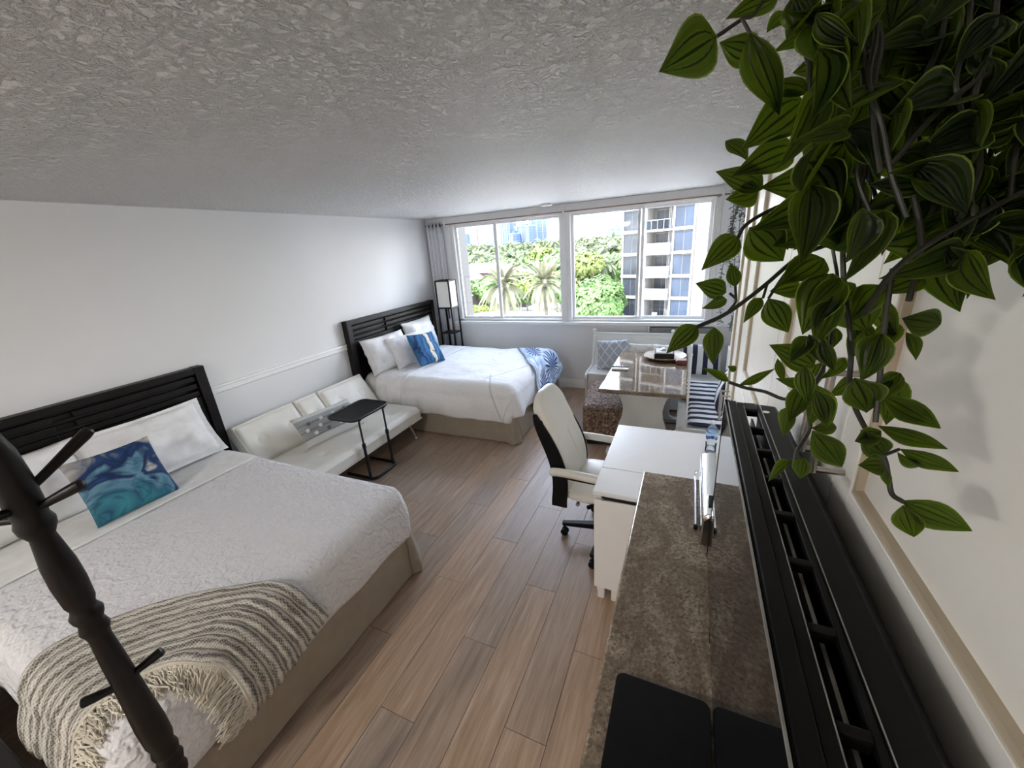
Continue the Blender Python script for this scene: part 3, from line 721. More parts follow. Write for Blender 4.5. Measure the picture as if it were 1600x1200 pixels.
for k in range(5):
    a = R(193 + 72 * k); ca, sa = math.cos(a), math.sin(a)
    m = MB(); h1, h2 = .026, .018
    vs = []
    for rr, hw_, z0, z1 in ((.02, .028, .08, .125), (.32, .019, .085, .112)):
        for sgn, z in ((-1, z0), (1, z0), (1, z1), (-1, z1)): vs.append((.05 + rr * ca - sgn * hw_ * sa, rr * sa + sgn * hw_ * ca, z))
    m.add(vs, [(0, 1, 2, 3), (7, 6, 5, 4), (0, 4, 5, 1), (1, 5, 6, 2), (2, 6, 7, 3), (3, 7, 4, 0)])
    ao = m.build('base_arm', W['blackplastic'], ch, bevel=.006)
    cx, cy = .05 + .305 * ca, .305 * sa
    cs = MB()
    for o in (-.014, .014):
        pts = [(.018, -.009), (.027, -.006), (.027, .006), (.018, .009)]
        cs.lathe([(p[0], p[1] + o) for p in pts], 16, (cx, cy, .027), 'y')
    cs.tube([(cx, cy, .03), (cx, cy, .09)], .010, 8)
    cs.build('caster', W['blackplastic'], ao)

# ------------------------------------------------------------------ beds
def bed_surface(xh, xf, yn, yf, T, r=.07):
    """maps an unfolded sheet (a along the bed, b across) over the top and down the sides"""
    def S(a, b, off=0.0, bulge=.02):
        da = max(0.0, a - (xf - r)); b0, b1 = yn + r, yf - r
        db = max(0.0, b - b1, b0 - b); sb = 1 if b > b1 else -1
        d = max(da, db)
        x = min(a, xf - r); y = min(max(b, b0), b1)
        if d <= 0: return Vector((x, y, T + off))
        th = math.atan2(db, da); q = r * math.pi / 2
        if d < q:
            ph = d / r; h, v = (r + off) * math.sin(ph), (r + off) * (1 - math.cos(ph)) - off
        else:
            h, v = r + off + bulge * math.sin(min(1, (d - q) / .3) * math.pi), r + (d - q)
        return Vector((x + h * math.cos(th), y + h * math.sin(th) * sb, T - v))
    return S
def make_skirt(b, xh, xf, yn, yf, ztop, seed):
    pts = []
    r = .015
    def path(s):
        L1, L2 = xf - xh, yf - yn
        if s < L1: return (xh + s, yn, 0, -1)
        if s < L1 + L2: return (xf, yn + s - L1, 1, 0)
        return (xf - (s - L1 - L2), yf, 0, 1)
    L = 2 * (xf - xh) + (yf - yn)
    def fn(u, v):
        x, y, nx, ny = path(min(u * L, L - 1e-4))
        corner = min(abs(u * L - (xf - xh)), abs(u * L - (xf - xh) - (yf - yn)))
        fl = (1 - v) * (.028 + .012 * nz(u * L * 2.2, seed) + (.05 * math.exp(-(corner / .06) ** 2)))
        wv = .006 * nz(u * L * 6, v * 2, seed)
        return (x + nx * (fl + wv), y + ny * (fl + wv), .012 + (ztop - .012) * v)
    mb = MB().grid(fn, 170, 8)
    # inverted pleats at the corners of the foot
    for yy in (yn, yf):
        mb.add([(xf - .004, yy - .004, .015), (xf + .055, yy + (.09 if yy == yn else -.09), .015), (xf + .01, yy + (.05 if yy == yn else -.05), ztop), (xf - .004, yy, ztop)], [(0, 1, 2, 3)])
    mb.build('bed_skirt', W['taupe'], b, world=True, angle=80)
def make_headboard(b, y0, y1, zt, split, world=True):
    hb = MB().box(XL + .012, XL + .026, y0 + .07, y1 - .07, zt - .26, zt - .03).build('headboard', W['groove'], b, world=True, smooth=False)
    for ya in (y0, y1 - .075): MB().box(XL + .005, XL + .085, ya, ya + .075, 0, zt).build('post', W['espresso'], hb, bevel=.005, world=True)
    MB().box(XL + .015, XL + .065, y0 + .075, y1 - .075, .25, zt - .245).build('lower_panel', W['espresso'], hb, bevel=.004, world=True)
    MB().box(XL + .005, XL + .080, y0 + .075, y1 - .075, zt - .055, zt - .004).build('top_rail', W['espresso'], hb, bevel=.004, world=True)
    for k in range(3):
        z = zt - .072 - k * .062
        for (a, c) in ((y0 + .085, split - .05), (split + .05, y1 - .085)):
            MB().box(XL + .030, XL + .070, a, c, z - .040, z).build('slat', W['espresso'], hb, bevel=.004, world=True)
        MB().box(XL + .026, XL + .050, split - .05, split + .05, z - .036, z - .004).build('slat', W['espresso'], hb, bevel=.003, world=True)

# near bed
B1 = dict(xh=XL + .09, xf=-1.585, yn=.165, yf=1.655)
b1 = thing('bed', 'near bed with pale embossed coverlet and taupe skirt below a black headboard', 'bed', (-2.6, .88, 0))
make_headboard(b1, .02, 1.80, 1.29, .93)
make_skirt(b1, -3.58, -1.60, .185, 1.635, .40, 3.1)
MB().box(-3.60, -1.66, .24, 1.575, .10, .60).build('mattress', W['sheet'], b1, bevel=.05, world=True, seg=4)
S1 = bed_surface(B1['xh'], B1['xf'], B1['yn'], B1['yf'], .632, .085)
D1 = .30
def f_cov(u, v):
    a = -3.05 + (B1['xf'] + D1 + 3.05) * u; b_ = (B1['yn'] - D1) + (B1['yf'] - B1['yn'] + 2 * D1) * v
    edge = .012 * nz(a * 3, b_ * 3, 1)
    p = S1(a, b_, .004, .018)
    wr = .010 * nz(a * 2.6, b_ * 2.1, 5) + .005 * nz(a * 7, b_ * 6, 9)
    if p.z < .60:
        hang = (.60 - p.z) / .25
        k = .006 * hang * math.sin(a * 17 + b_ * 15 + 2 * nz(a * 2, b_ * 2))
        cx = (p.x - (-2.5)) ; cy = p.y - .88
        n_ = Vector((1, 0, 0)) if p.x > B1['xf'] - .02 else Vector((0, 1 if cy > 0 else -1, 0))
        p += n_ * k
    else: p.z += wr
    return p
cov = MB().grid(f_cov, 120, 110).build('coverlet', W['coverlet'], b1, world=True, angle=80)
cov.modifiers.new('s', 'SOLIDIFY').thickness = -.006
def f_sheet(u, v):
    a = -3.62 + (.66) * u; b_ = (B1['yn'] - .24) + (B1['yf'] - B1['yn'] + .48) * v
    p = S1(a, b_, .006 if u < .42 else .016, .01); p.z += .006 * nz(a * 4, b_ * 2.3, 2)
    return p
sh = MB().grid(f_sheet, 30, 90).build('folded_sheet', W['sheet'], b1, world=True, angle=80)
sh.modifiers.new('s', 'SOLIDIFY').thickness = -.006

# far bed
B2 = dict(xh=XL + .09, xf=-1.615, yn=3.445, yf=5.02)
b2 = thing('bed', 'far bed by the window with white duvet and taupe skirt below a black headboard', 'bed', (-2.6, 4.2, 0))
make_headboard(b2, 3.36, 5.14, 1.345, 3.98)
make_skirt(b2, -3.58, -1.625, 3.47, 5.0, .42, 8.7)
MB().box(-3.60, -1.70, 3.53, 4.94, .10, .61).build('mattress', W['sheet'], b2, bevel=.05, world=True, seg=4)
S2 = bed_surface(B2['xh'], B2['xf'], B2['yn'], B2['yf'], .645, .12)
D2 = .335
def f_duv(u, v):
    a = -3.05 + (B2['xf'] + D2 - .05 + 3.05) * u; b_ = (B2['yn'] - D2) + (B2['yf'] - B2['yn'] + 2 * D2) * v
    p = S2(a, b_, .012, .03)
    if p.z < .58:
        hang = (.58 - p.z) / .2
        n_ = Vector((1, 0, 0)) if p.x > B2['xf'] - .03 else Vector((0, 1 if p.y > 4.2 else -1, 0))
        p += n_ * (.020 * hang * nz(a * 5, b_ * 5, 4) + .012 * hang * math.sin(a * 9 + b_ * 11))
    else: p.z += .018 * nz(a * 2.2, b_ * 2.0, 15) + .008 * nz(a * 6, b_ * 5, 3) - .01 * max(0, (p.x + 2.0)) 
    return p
dv = MB().grid(f_duv, 110, 110).build('duvet', W['duvet'], b2, world=True, angle=80)
dv.modifiers.new('s', 'SOLIDIFY').thickness = -.012
def f_sh2(u, v):
    a = -3.62 + .62 * u; b_ = (B2['yn'] - .30) + (B2['yf'] - B2['yn'] + .6) * v
    p = S2(a, b_, .008 if u < .3 else .026, .015); p.z += .010 * nz(a * 4, b_ * 2.3, 2)
    if p.z < .58: p.y += .012 * nz(a * 9, 3)
    return p
s2 = MB().grid(f_sh2, 30, 90).build('folded_sheet', W['whitefab'], b2, world=True, angle=80)
s2.modifiers.new('s', 'SOLIDIFY').thickness = -.008

# ------------------------------------------------------------------ pillows and cushions
def cushion_mesh(w, h, t, mat, seed=0, pinch=.06, wr=.02, n=26, flange=0.0, pw_=.42):
    """soft cushion standing in the local x-z plane, z from 0 to h, thickness along y"""
    def side(sgn):
        def fn(u, v):
            x = u * 2 - 1; z = v * 2 - 1
            fx = max(0.0, 1 - abs(x) ** 2.4); fz = max(0.0, 1 - abs(z) ** 2.4)
            th = (fx * fz) ** pw_
            # edges bow inwards so that the corners stand out as ears
            px = x * (1 - pinch * (1 - z * z)); pz = z * (1 - pinch * (1 - x * x))
            k = 1 - flange
            if flange:
                rr = max(abs(x), abs(z)); th = (max(0, 1 - (min(1, abs(x) / k)) ** 2.6) * max(0, 1 - (min(1, abs(z) / k)) ** 2.6)) ** pw_
            wv = wr * nz(x * 2.3 + seed, z * 2.3, sgn * 3 + seed) * min(1, th * 1.5) + .35 * wr * nz(x * 6 + seed, z * 6, sgn + seed) * min(1, th * 2)
            y = sgn * (t / 2 * th + .0015) + wv
            if flange and rr > k: y += .008 * nz(x * 9, z * 9, seed)
            return (px * w / 2, y, (pz + 1) * h / 2)
        return fn
    mb = MB().grid(side(-1), n, n).grid(side(1), n, n)
    # rim joins both faces
    me = mb.mesh('cushion', mat, weld=False, angle=80)
    bm = bmesh.new(); bm.from_mesh(me)
    bmesh.ops.remove_doubles(bm, verts=bm.verts, dist=.006 if not flange else .0045)
    bmesh.ops.recalc_face_normals(bm, faces=bm.faces); bm.to_mesh(me); bm.free()
    return me
def cushion(name, label, cat, w, h, t, mat, loc, rz, lean, seed=0, group=None, roll=0, **kw):
    o = bpy.data.objects.new(name, cushion_mesh(w, h, t, mat, seed, **kw)); COL.objects.link(o)
    o.matrix_world = Matrix.Translation(loc) @ Matrix.Rotation(R(rz), 4, 'Z') @ Matrix.Rotation(R(lean), 4, 'X') @ Matrix.Rotation(R(roll), 4, 'Y')
    return tag(o, label, cat, group)
# rz 90: the face looks along +x (towards the foot); negative lean tips the top towards the headboard
cushion('pillow', 'white pillow against the near headboard, right behind the coat rack', 'pillow', .76, .47, .19, W['whitefab'], (-3.40, .535, .645), 90, -24, 1, flange=.07, wr=.03)
cushion('pillow', 'white flanged pillow at the far end of the near headboard', 'pillow', .80, .47, .19, W['whitefab'], (-3.37, 1.245, .645), 90, -26, 2, flange=.08, wr=.03)
cushion('throw_cushion', 'blue and teal watercolour cushion on the near bed', 'cushion', .43, .42, .13, W['watercolor'], (-3.05, .92, .650), 93, -27, 3, roll=3, wr=.008)
cushion('pillow', 'plump white pillow at the near side of the far bed', 'pillow', .70, .46, .20, W['whitefab'], (-3.40, 3.78, .662), 84, -20, 4, wr=.035)
cushion('pillow', 'white pillow standing at the far side of the far bed by the lamp', 'pillow', .70, .50, .20, W['whitefab'], (-3.47, 4.58, .665), 92, -14, 5, flange=.07, wr=.03)
cushion('pillow', 'small white pillow behind the blue agate cushion on the far bed', 'pillow', .56, .42, .15, W['whitefab'], (-3.24, 3.98, .668), 82, -26, 6, wr=.02)
cushion('throw_cushion', 'blue and cream agate print cushion leaning on the far bed pillows', 'cushion', .46, .44, .13, W['agate'], (-2.98, 4.03, .675), 84, -30, 7, roll=6, wr=.008)

# ------------------------------------------------------------------ woven throw over the foot of the near bed
xf = B1['xf']; yn = B1['yn']
Ii = smooth_path([(-1.78, yn - .34, 0), (-1.77, yn - .06, 0), (-1.72, .32, 0), (-1.60, .45, 0), (xf + .06, .50, 0), (xf + .34, .50, 0)], 8)
Oo = smooth_path([(-2.20, yn - .30, 0), (-2.22, yn - .04, 0), (-2.20, .34, 0), (-1.95, .62, 0), (xf - .03, .83, 0), (xf + .20, .91, 0)], 8)
def pl_at(P, u):
    k = u * (len(P) - 1); i = min(int(k), len(P) - 2); return P[i].lerp(P[i + 1], k - i)
def f_throw(u, v):
    p = pl_at(Ii, u).lerp(pl_at(Oo, u), v)
    rip = .006 * math.sin(v * 42 + 1.5 * nz(u * 3, v * 3)) + .006 * nz(u * 5, v * 5, 8)
    q = S1(p.x, p.y, .030 + rip, .045); return q
th = thing('throw_blanket', 'cream and grey woven fringed throw draped over the foot of the near bed', 'blanket', (-1.9, .4, .64))
to_ = MB().grid(f_throw, 90, 46).build('woven_cloth', W['throw'], th, world=True, angle=80)
to_.modifiers.new('s', 'SOLIDIFY').thickness = -.008
def tassel_mesh(k):
    mb = MB(); rnd = random.Random(k)
    for s in range(9):
        a = rnd.uniform(0, 6.28); r0 = rnd.uniform(0, .006); x0, z0 = r0 * math.cos(a), r0 * math.sin(a); L = rnd.uniform(.09, .13)
        pts = [(x0 * .5, 0, z0 * .5)]
        for i in range(1, 6):
            t = i / 5; pts.append((x0 * (1 + 2.2 * t) + .010 * math.sin(t * 6 + s), L * t, z0 * (.6 + t) + .006 * math.cos(t * 7 + s * 2)))
        mb.tube(pts, .0030, 4)
    mb.lathe([(.0065, 0), (.009, .008), (.0065, .018)], 7, (0, 0, 0), 'y')
    return mb.mesh('tassel', W['fringe'])
tms = [tassel_mesh(k) for k in range(4)]
nT = 62
for k in range(nT):
    u = .02 + .96 * k / (nT - 1)
    p = pl_at(Ii, u); q = pl_at(Oo, u); d = (p - q).normalized()
    d = (d + Vector((random.uniform(-.25, .25), random.uniform(-.25, .25), 0))).normalized()
    a = S1(p.x, p.y, .030, .045); b_ = S1(p.x + d.x * .09, p.y + d.y * .09, .020, .045)
    dv_ = (b_ - a).normalized(); nn = (S1(p.x, p.y, .08, .045) - S1(p.x, p.y, .02, .045)).normalized()
    xx = dv_.cross(nn).normalized(); zz = xx.cross(dv_)
    o = bpy.data.objects.new('tassel', tms[k % 4]); COL.objects.link(o); o.parent = th
    M4 = Matrix(((xx.x, dv_.x, zz.x, a.x), (xx.y, dv_.y, zz.y, a.y), (xx.z, dv_.z, zz.z, a.z), (0, 0, 0, 1)))
    o.matrix_local = Matrix.Translation(-Vector(th.location)) @ M4
# rolled hem along the fringe and the right end
MB().tube([S1(pl_at(Ii, u / 40).x, pl_at(Ii, u / 40).y, .034, .045) for u in range(41)], .008, 6).build('hem', W['fringe'], th, world=True)

# blue throw at the far foot corner of the far bed
bx = B2['xf']
A_ = [(-2.30, B2['yf'] + .10), (-1.95, 4.60), (-1.72, 4.22), (bx + .16, 3.98), (bx + .36, 3.90)]
Bq = [(bx + .16, B2['yf'] + .05), (bx + .20, 4.92), (bx + .24, 4.75), (bx + .27, 4.58), (bx + .42, 4.30)]
Ap = smooth_path([(*p, 0) for p in A_], 6); Bp = smooth_path([(*p, 0) for p in Bq], 6)
def f_bt(u, v):
    p = pl_at(Ap, u).lerp(pl_at(Bp, u), v)
    return S2(p.x, p.y, .040 + .008 * nz(p.x * 6, p.y * 6), .055)
btq = MB().grid(f_bt, 50, 40).build('throw_blanket', W['bluethrow'], None, angle=80)
btq.modifiers.new('s', 'SOLIDIFY').thickness = -.008
tag(btq, 'pale blue throw with navy palm print on the far corner of the far bed', 'blanket')

# ------------------------------------------------------------------ futon sofa between the beds
fu = thing('futon_sofa', 'low cream leatherette futon sofa with tufted seat between the beds', 'sofa', (-3.3, 2.65, 0))
FY0, FY1 = 1.80, 3.33
def tufted(x0, x1, y0, y1, top, thick, buttons, nx=26, ny=60, crown=.02):
    def fn(u, v):
        x = x0 + (x1 - x0) * u; y = y0 + (y1 - y0) * v
        e_ = min(1, (min(u, 1 - u) * (x1 - x0)) / .05) ; f_ = min(1, (min(v, 1 - v) * (y1 - y0)) / .05)
        r_ = math.sqrt(max(0, 1 - (1 - e_) ** 2)) * math.sqrt(max(0, 1 - (1 - f_) ** 2))
        z = top - thick * .35 * (1 - r_) + crown * math.sin(math.pi * u) * .5
        for (bx_, by_) in buttons:
            d = math.hypot(x - bx_, y - by_); z -= .026 * math.exp(-(d / .045) ** 2) + .008 * math.exp(-(d / .14) ** 2)
        return (x, y, z)
    return fn
sb = [(-3.18, 2.15), (-2.93, 2.15), (-3.18, 2.62), (-2.93, 2.62), (-3.18, 3.05), (-2.93, 3.05)]
sx0, sx1 = -3.36, -2.73
m = MB().grid(tufted(sx0, sx1, FY0, FY1, .385, .14, sb, 30, 70), 30, 70)
top = m.build('seat', W['leather'], fu, world=True, angle=80)
MB().box(sx0 + .004, sx1 - .004, FY0 + .004, FY1 - .004, .235, .345).build('seat_base', W['leather'], fu, bevel=.02, world=True, seg=3)
m = MB(); zz_ = .243
m.tube([(sx1 - .002, FY0, zz_), (sx1 - .002, FY1, zz_)], .006, 6).tube([(sx0, FY1 - .002, zz_), (sx1, FY1 - .002, zz_)], .006, 6)
m.build('piping', W['beige'], fu, world=True)
bm_ = MB()
for (x_, y_) in sb: bm_.lathe([(.004, .002), (.012, .006), (.010, .012), (.003, .014)], 10, (x_, y_, .352))
bm_.build('button', W['leather'], fu, world=True)
# backrest in three sections, leaning on the wall
secs = [(FY0, 2.415, [(.5, .28), (.5, .78)]), (2.43, 2.70, [(.5, .5)]), (2.715, FY1 + .02, [(.5, .28), (.5, .78)])]
for (y0, y1, bt_) in secs:
    def fb(u, v, y0=y0, y1=y1, bt_=bt_):
        y = y0 + (y1 - y0) * v
        e_ = min(1, min(u, 1 - u) * .42 / .05); f_ = min(1, min(v, 1 - v) * (y1 - y0) / .05)
        r_ = math.sqrt(max(0, 1 - (1 - e_) ** 2)) * math.sqrt(max(0, 1 - (1 - f_) ** 2))
        d_ = .12 * (.55 + .45 * r_)
        for (bu, bv) in bt_:
            q = math.hypot((u - bu) * .42, (v - bv) * (y1 - y0)); d_ -= .024 * math.exp(-(q / .04) ** 2) + .008 * math.exp(-(q / .13) ** 2)
        # base line of the tilted back runs from the seat up to the wall
        bx_, bz_ = -3.40 - .235 * u, .33 + .345 * u
        nx_, nz_ = .83, .56
        return (bx_ + nx_ * (d_ - .03), y, bz_ + nz_ * (d_ - .03))
    bs = MB().grid(fb, 24, 40).build('backrest', W['leather'], fu, world=True, angle=80)
    MB().prism([(-3.40, .30), (-3.345, .38), (-3.575, .722), (-3.63, .70), (-3.665, .66), (-3.44, .30)], y0 + .003, y1 - .003, axis='y').build('back_board', W['leather'], bs, bevel=.012, world=True)
    mb = MB()
    for (bu, bv) in bt_:
        y = y0 + (y1 - y0) * bv; bx_, bz_ = -3.40 - .235 * bu + .83 * .06, .33 + .345 * bu + .56 * .06
        mb.tube([(bx_, y, bz_), (bx_ + .010, y, bz_ + .007)], .010, 8)
    mb.build('button', W['leather'], bs, world=True)
for (x_, y_, dx_, dy_) in ((-2.86, FY1 - .12, .05, .05), (-2.86, FY0 + .12, .05, -.05), (-3.30, FY1 - .12, -.03, .05), (-3.30, FY0 + .12, -.03, -.05)):
    MB().tube([(x_, y_, .24), (x_ + dx_, y_ + dy_, .012)], [.022, .015], 12).lathe([(.02, 0), (.022, .004), (.018, .014)], 14, (x_ + dx_, y_ + dy_, 0)).build('leg', W['chrome'], fu, world=True)
pc = thing('lumbar_cushion', 'grey banded lumbar cushion with pompoms on the futon', 'cushion', (-3.07, 2.44, .402))
pc.rotation_euler = (Matrix.Rotation(R(80), 4, 'Z') @ Matrix.Rotation(R(-38), 4, 'X')).to_euler()
inst('cover', cushion_mesh(.62, .32, .10, W['pomcloth'], 11, wr=.01), pc)
for k, (x_, z_) in enumerate([(-.20, .21), (-.07, .22), (.06, .215), (.19, .225), (-.24, .15), (-.11, .155), (.02, .16), (.15, .155), (-.18, .10), (-.05, .10), (.08, .105), (.22, .10)]):
    bpy_m = MB()
    for i in range(26):
        zt_ = 1 - 2 * (i + .5) / 26; an = i * 2.39996; rr_ = math.sqrt(1 - zt_ * zt_)
        dirv = Vector((rr_ * math.cos(an), rr_ * math.sin(an), zt_)); bpy_m.tube([(0, 0, 0), dirv * .019], [.006, .004], 5)
    o = bpy_m.build('pompom', W['whitefab'] if k % 3 else plain('grey_yarn', (.20, .205, .21), .9), pc); o.location = (x_, -.052, z_)

# ------------------------------------------------------------------ black laptop table
ct = thing('laptop_table', 'black c-shaped laptop table standing over the futon edge', 'table', (-2.8, 2.57, 0))
ct_ = MB().prism(rrect(-3.02, -2.66, 2.31, 2.79, .07, 6), .640, .658).build('tray', W['blackplastic'], ct, bevel=.004, world=True)
rim = [(x_, y_, .660) for x_, y_ in rrect(-3.02, -2.66, 2.31, 2.79, .07, 6)]
MB().tube(rim, .007, 8, closed=True).build('tray_rim', W['blackmetal'], ct_, world=True)
for yy in (2.40, 2.72):
    po = MB().tube([(-2.70, yy, .005), (-2.70, yy, .36)], .014, 12).lathe([(.018, .345), (.018, .385), (.011, .39)], 12, (-2.70, yy, 0)).tube([(-2.70, yy, .38), (-2.70, yy, .635)], .0095, 12)
    po.build('post', W['blackmetal'], ct, world=True)
    MB().box(-2.88, -2.68, yy - .015, yy + .015, .622, .640).build('bracket', W['blackmetal'], ct, bevel=.003, world=True)
MB().tube(smooth_path([(-3.0, 2.40, .014), (-2.73, 2.40, .014), (-2.66, 2.42, .014), (-2.64, 2.48, .014), (-2.64, 2.64, .014), (-2.66, 2.70, .014), (-2.73, 2.72, .014), (-3.0, 2.72, .014)], 4), .0135, 10).build('base', W['blackmetal'], ct, world=True)

# ------------------------------------------------------------------ shelf lamp in the corner
la = thing('shelf_lamp', 'tall black framed floor lamp with paper shade and shelves beside the window curtain', 'floor lamp', (-3.38, 5.15, 0))
lx0, lx1, ly0, ly1, lh = -3.50, -3.27, 5.055, 5.255, 1.635
for xx in (lx0, lx1):
    for yy in (ly0, ly1): MB().box(xx - .011, xx + .011, yy - .011, yy + .011, 0, lh).build('post', W['espresso'], la, bevel=.002, world=True)
for z in (.12, .50, .83):
    MB().box(lx0 - .005, lx1 + .005, ly0 - .005, ly1 + .005, z, z + .018).build('shelf', W['espresso'], la, bevel=.003, world=True)
for z in (1.215, lh - .022):
    fr = MB()
    fr.box(lx0, lx1, ly0 - .009, ly0 + .009, z, z + .022).box(lx0, lx1, ly1 - .009, ly1 + .009, z, z + .022).box(lx0 - .009, lx0 + .009, ly0, ly1, z, z + .022).box(lx1 - .009, lx1 + .009, ly0, ly1, z, z + .022)
    fr.build('shade_frame', W['espresso'], la, bevel=.002, world=True)
for (a, b_, c_, d_) in ((lx0 + .011, lx1 - .011, ly0 - .002, ly0 + .001), (lx0 + .011, lx1 - .011, ly1 - .001, ly1 + .002), (lx0 - .002, lx0 + .001, ly0 + .011, ly1 - .011), (lx1 - .001, lx1 + .002, ly0 + .011, ly1 - .011)):
    MB().box(a, b_, c_, d_, 1.237, lh - .022).build('shade_panel', W['shade'], la, world=True, smooth=False)
MB().tube([(-3.385, 5.155, 1.05), (-3.385, 5.155, 1.24)], .012, 10).lathe([(.014, 1.24), (.03, 1.29), (.035, 1.33), (.02, 1.37)], 14, (-3.385, 5.155, 0)).build('bulb_holder', W['blackmetal'], la, world=True)

# ------------------------------------------------------------------ curtain, rod
cu = thing('curtain', 'white grommet curtain gathered in the left corner of the window', 'curtain', (-3.56, 5.27, .06))
def f_cu(u, v):
    x = -3.70 + .29 * u + .01 * (1 - v); 
    return (x, 5.275 + .030 * math.sin(u * 4.5 * 2 * math.pi + .4) * (.85 + .15 * v) , .06 + 2.385 * v)
co = MB().grid(f_cu, 80, 12).build('panel', W['curtain'], cu, world=True, angle=80)
co.modifiers.new('s', 'SOLIDIFY').thickness = .002
for k in range(5):
    x = -3.67 + .058 * k
    pts = [(x, 5.275 + .021 * math.cos(a * math.pi / 6), 2.405 + .021 * math.sin(a * math.pi / 6)) for a in range(12)]
    MB().tube(pts, .005, 6, closed=True).build('grommet', W['blackmetal'], cu, world=True)
cr = thing('curtain_rod', 'thin bronze curtain rod running across the window top', 'curtain rod', (-1.7, 5.275, 2.405))
MB().tube([(XL + .03, 5.275, 2.405), (.33, 5.275, 2.405)], .0085, 10).build('rod', W['rodmetal'], cr, world=True)
for xx in (-3.36, -1.556, .26):
    MB().box(xx - .012, xx + .012, 5.262, 5.304, 2.392, 2.47).build('bracket', W['white'], cr, bevel=.003, world=True)
cs = MB().box(-1.76, -1.63, 5.00, 5.07, 2.475, 2.50).build('ceiling_sensor', W['white'], None, bevel=.006)
tag(cs, 'small white plastic box on the ceiling above the window mullion', 'sensor')

# ------------------------------------------------------------------ coat rack in the foreground
rk = thing('coat_rack', 'dark turned wooden coat rack with pegs in the left foreground', 'coat rack', (-1.215, .205, 0))
prof = [(.030, .10), (.042, .13), (.030, .17), (.026, .20), (.034, .23), (.026, .26), (.030, .30), (.040, .45), (.036, .60), (.028, .70), (.036, .715), (.040, .73), (.034, .745), (.040, .76), (.045, .775), (.038, .79), (.041, .80), (.045, .815), (.038, .835), (.046, .86), (.047, .92), (.042, 1.0), (.038, 1.08), (.035, 1.16), (.030, 1.235), (.034, 1.25), (.041, 1.262), (.036, 1.275), (.033, 1.285), (.041, 1.297), (.044, 1.310), (.036, 1.322), (.033, 1.33), (.040, 1.345), (.044, 1.40), (.042, 1.45), (.034, 1.50), (.030, 1.525), (.044, 1.545), (.047, 1.56), (.040, 1.575), (.043, 1.60), (.045, 1.66), (.040, 1.72), (.030, 1.75), (.026, 1.765), (.038, 1.78), (.030, 1.80), (.022, 1.815), (.036, 1.85), (.040, 1.875), (.032, 1.905), (.012, 1.925), (.002, 1.93)]
MB().lathe([(r_ * .66, z_) for r_, z_ in prof], 24).build('pole', W['espresso'], rk, angle=50)
def peg(z, ang, L, rise):
    a = R(ang); d = Vector((math.cos(a) * math.cos(R(rise)), math.sin(a) * math.cos(R(rise)), math.sin(R(rise))))
    p0 = Vector((0, 0, z)); pts = [p0 + d * k * L for k in (.15, .4, .7, .9, .97, 1.0)]
    MB().tube(pts, [.0085, .0095, .0115, .0125, .011, .005], 10).build('peg', W['espresso'], rk)
for z, a, L, rise in ((1.62, 85, .165, 35), (1.585, 40, .115, 22), (1.57, 213, .125, 4), (1.60, 292, .10, 10), (1.085, 66, .085, 18), (1.075, 246, .08, 8)):
    peg(z, a, L, rise)
for k in range(4):
    a = R(45 + 90 * k)
    pts = smooth_path([(0, 0, .14), (.10 * math.cos(a), .10 * math.sin(a), .15), (.20 * math.cos(a), .20 * math.sin(a), .07), (.27 * math.cos(a), .27 * math.sin(a), .02)], 5)
    MB().tube(pts, .016, 8).build('foot', W['espresso'], rk)

# ------------------------------------------------------------------ dining table, bench nook, ottoman
dt = thing('dining_table', 'polished stone topped dining table on white scrolled pedestals', 'table', (-.33, 4.0, 0))
MB().box(-.70, .035, 3.33, 4.66, .725, .762).build('tabletop', W['tablestone'], dt, bevel=.010, world=True, seg=3)
def ped(yc):
    half = [(.235, .71), (.23, .66), (.205, .62), (.185, .56), (.175, .50), (.185, .42), (.215, .34), (.228, .28), (.222, .20), (.205, .14), (.215, .08), (.26, .05), (.29, .0)]
    poly = [(-.33 + a, z) for a, z in half] + [(-.33 - a, z) for a, z in half[::-1]]
    o = MB().prism(poly, yc - .02, yc + .02, axis='y').build('pedestal', W['benchwhite'], dt, bevel=.004, world=True)
    MB().box(-.62, -.04, yc - .035, yc + .035, .700, .725).build('cleat', W['benchwhite'], o, bevel=.003, world=True)
    MB().box(-.66, .0, yc - .04, yc + .04, 0, .05).build('foot', W['benchwhite'], o, bevel=.006, world=True)
ped(3.55); ped(4.45)
MB().box(-.345, -.315, 3.57, 4.43, .18, .30).build('stretcher', W['benchwhite'], dt, bevel=.004, world=True)

bn = thing('corner_bench', 'white wooden corner bench with panelled back under the window', 'bench', (-.4, 5.0, 0))
def bench_end(x0, x1):
    poly = [(4.68, 0), (5.24, 0), (5.27, .88), (5.22, .90), (5.19, .86), (5.10, .52), (5.04, .455), (4.74, .45), (4.67, .43), (4.655, .39), (4.68, .33), (4.70, .28)]
    MB().prism(poly, x0, x1, axis='x').build('end_panel', W['benchwhite'], bn, bevel=.006, world=True)
bench_end(-1.155, -1.125)
MB().box(-1.125, .40, 4.70, 5.13, .415, .442).build('seat', W['benchwhite'], bn, bevel=.005, world=True)
MB().box(-1.125, .0, 4.73, 4.75, .03, .415).build('front_panel', W['benchwhite'], bn, bevel=.004, world=True)
bk = MB().prism([(5.10, .44), (5.125, .44), (5.235, .845), (5.21, .845)], -1.125, .40, axis='x').build('backrest', W['benchwhite'], bn, bevel=.003, world=True)
MB().box(-1.125, .40, 5.195, 5.245, .838, .862).build('back_rail', W['benchwhite'], bk, bevel=.008, world=True)
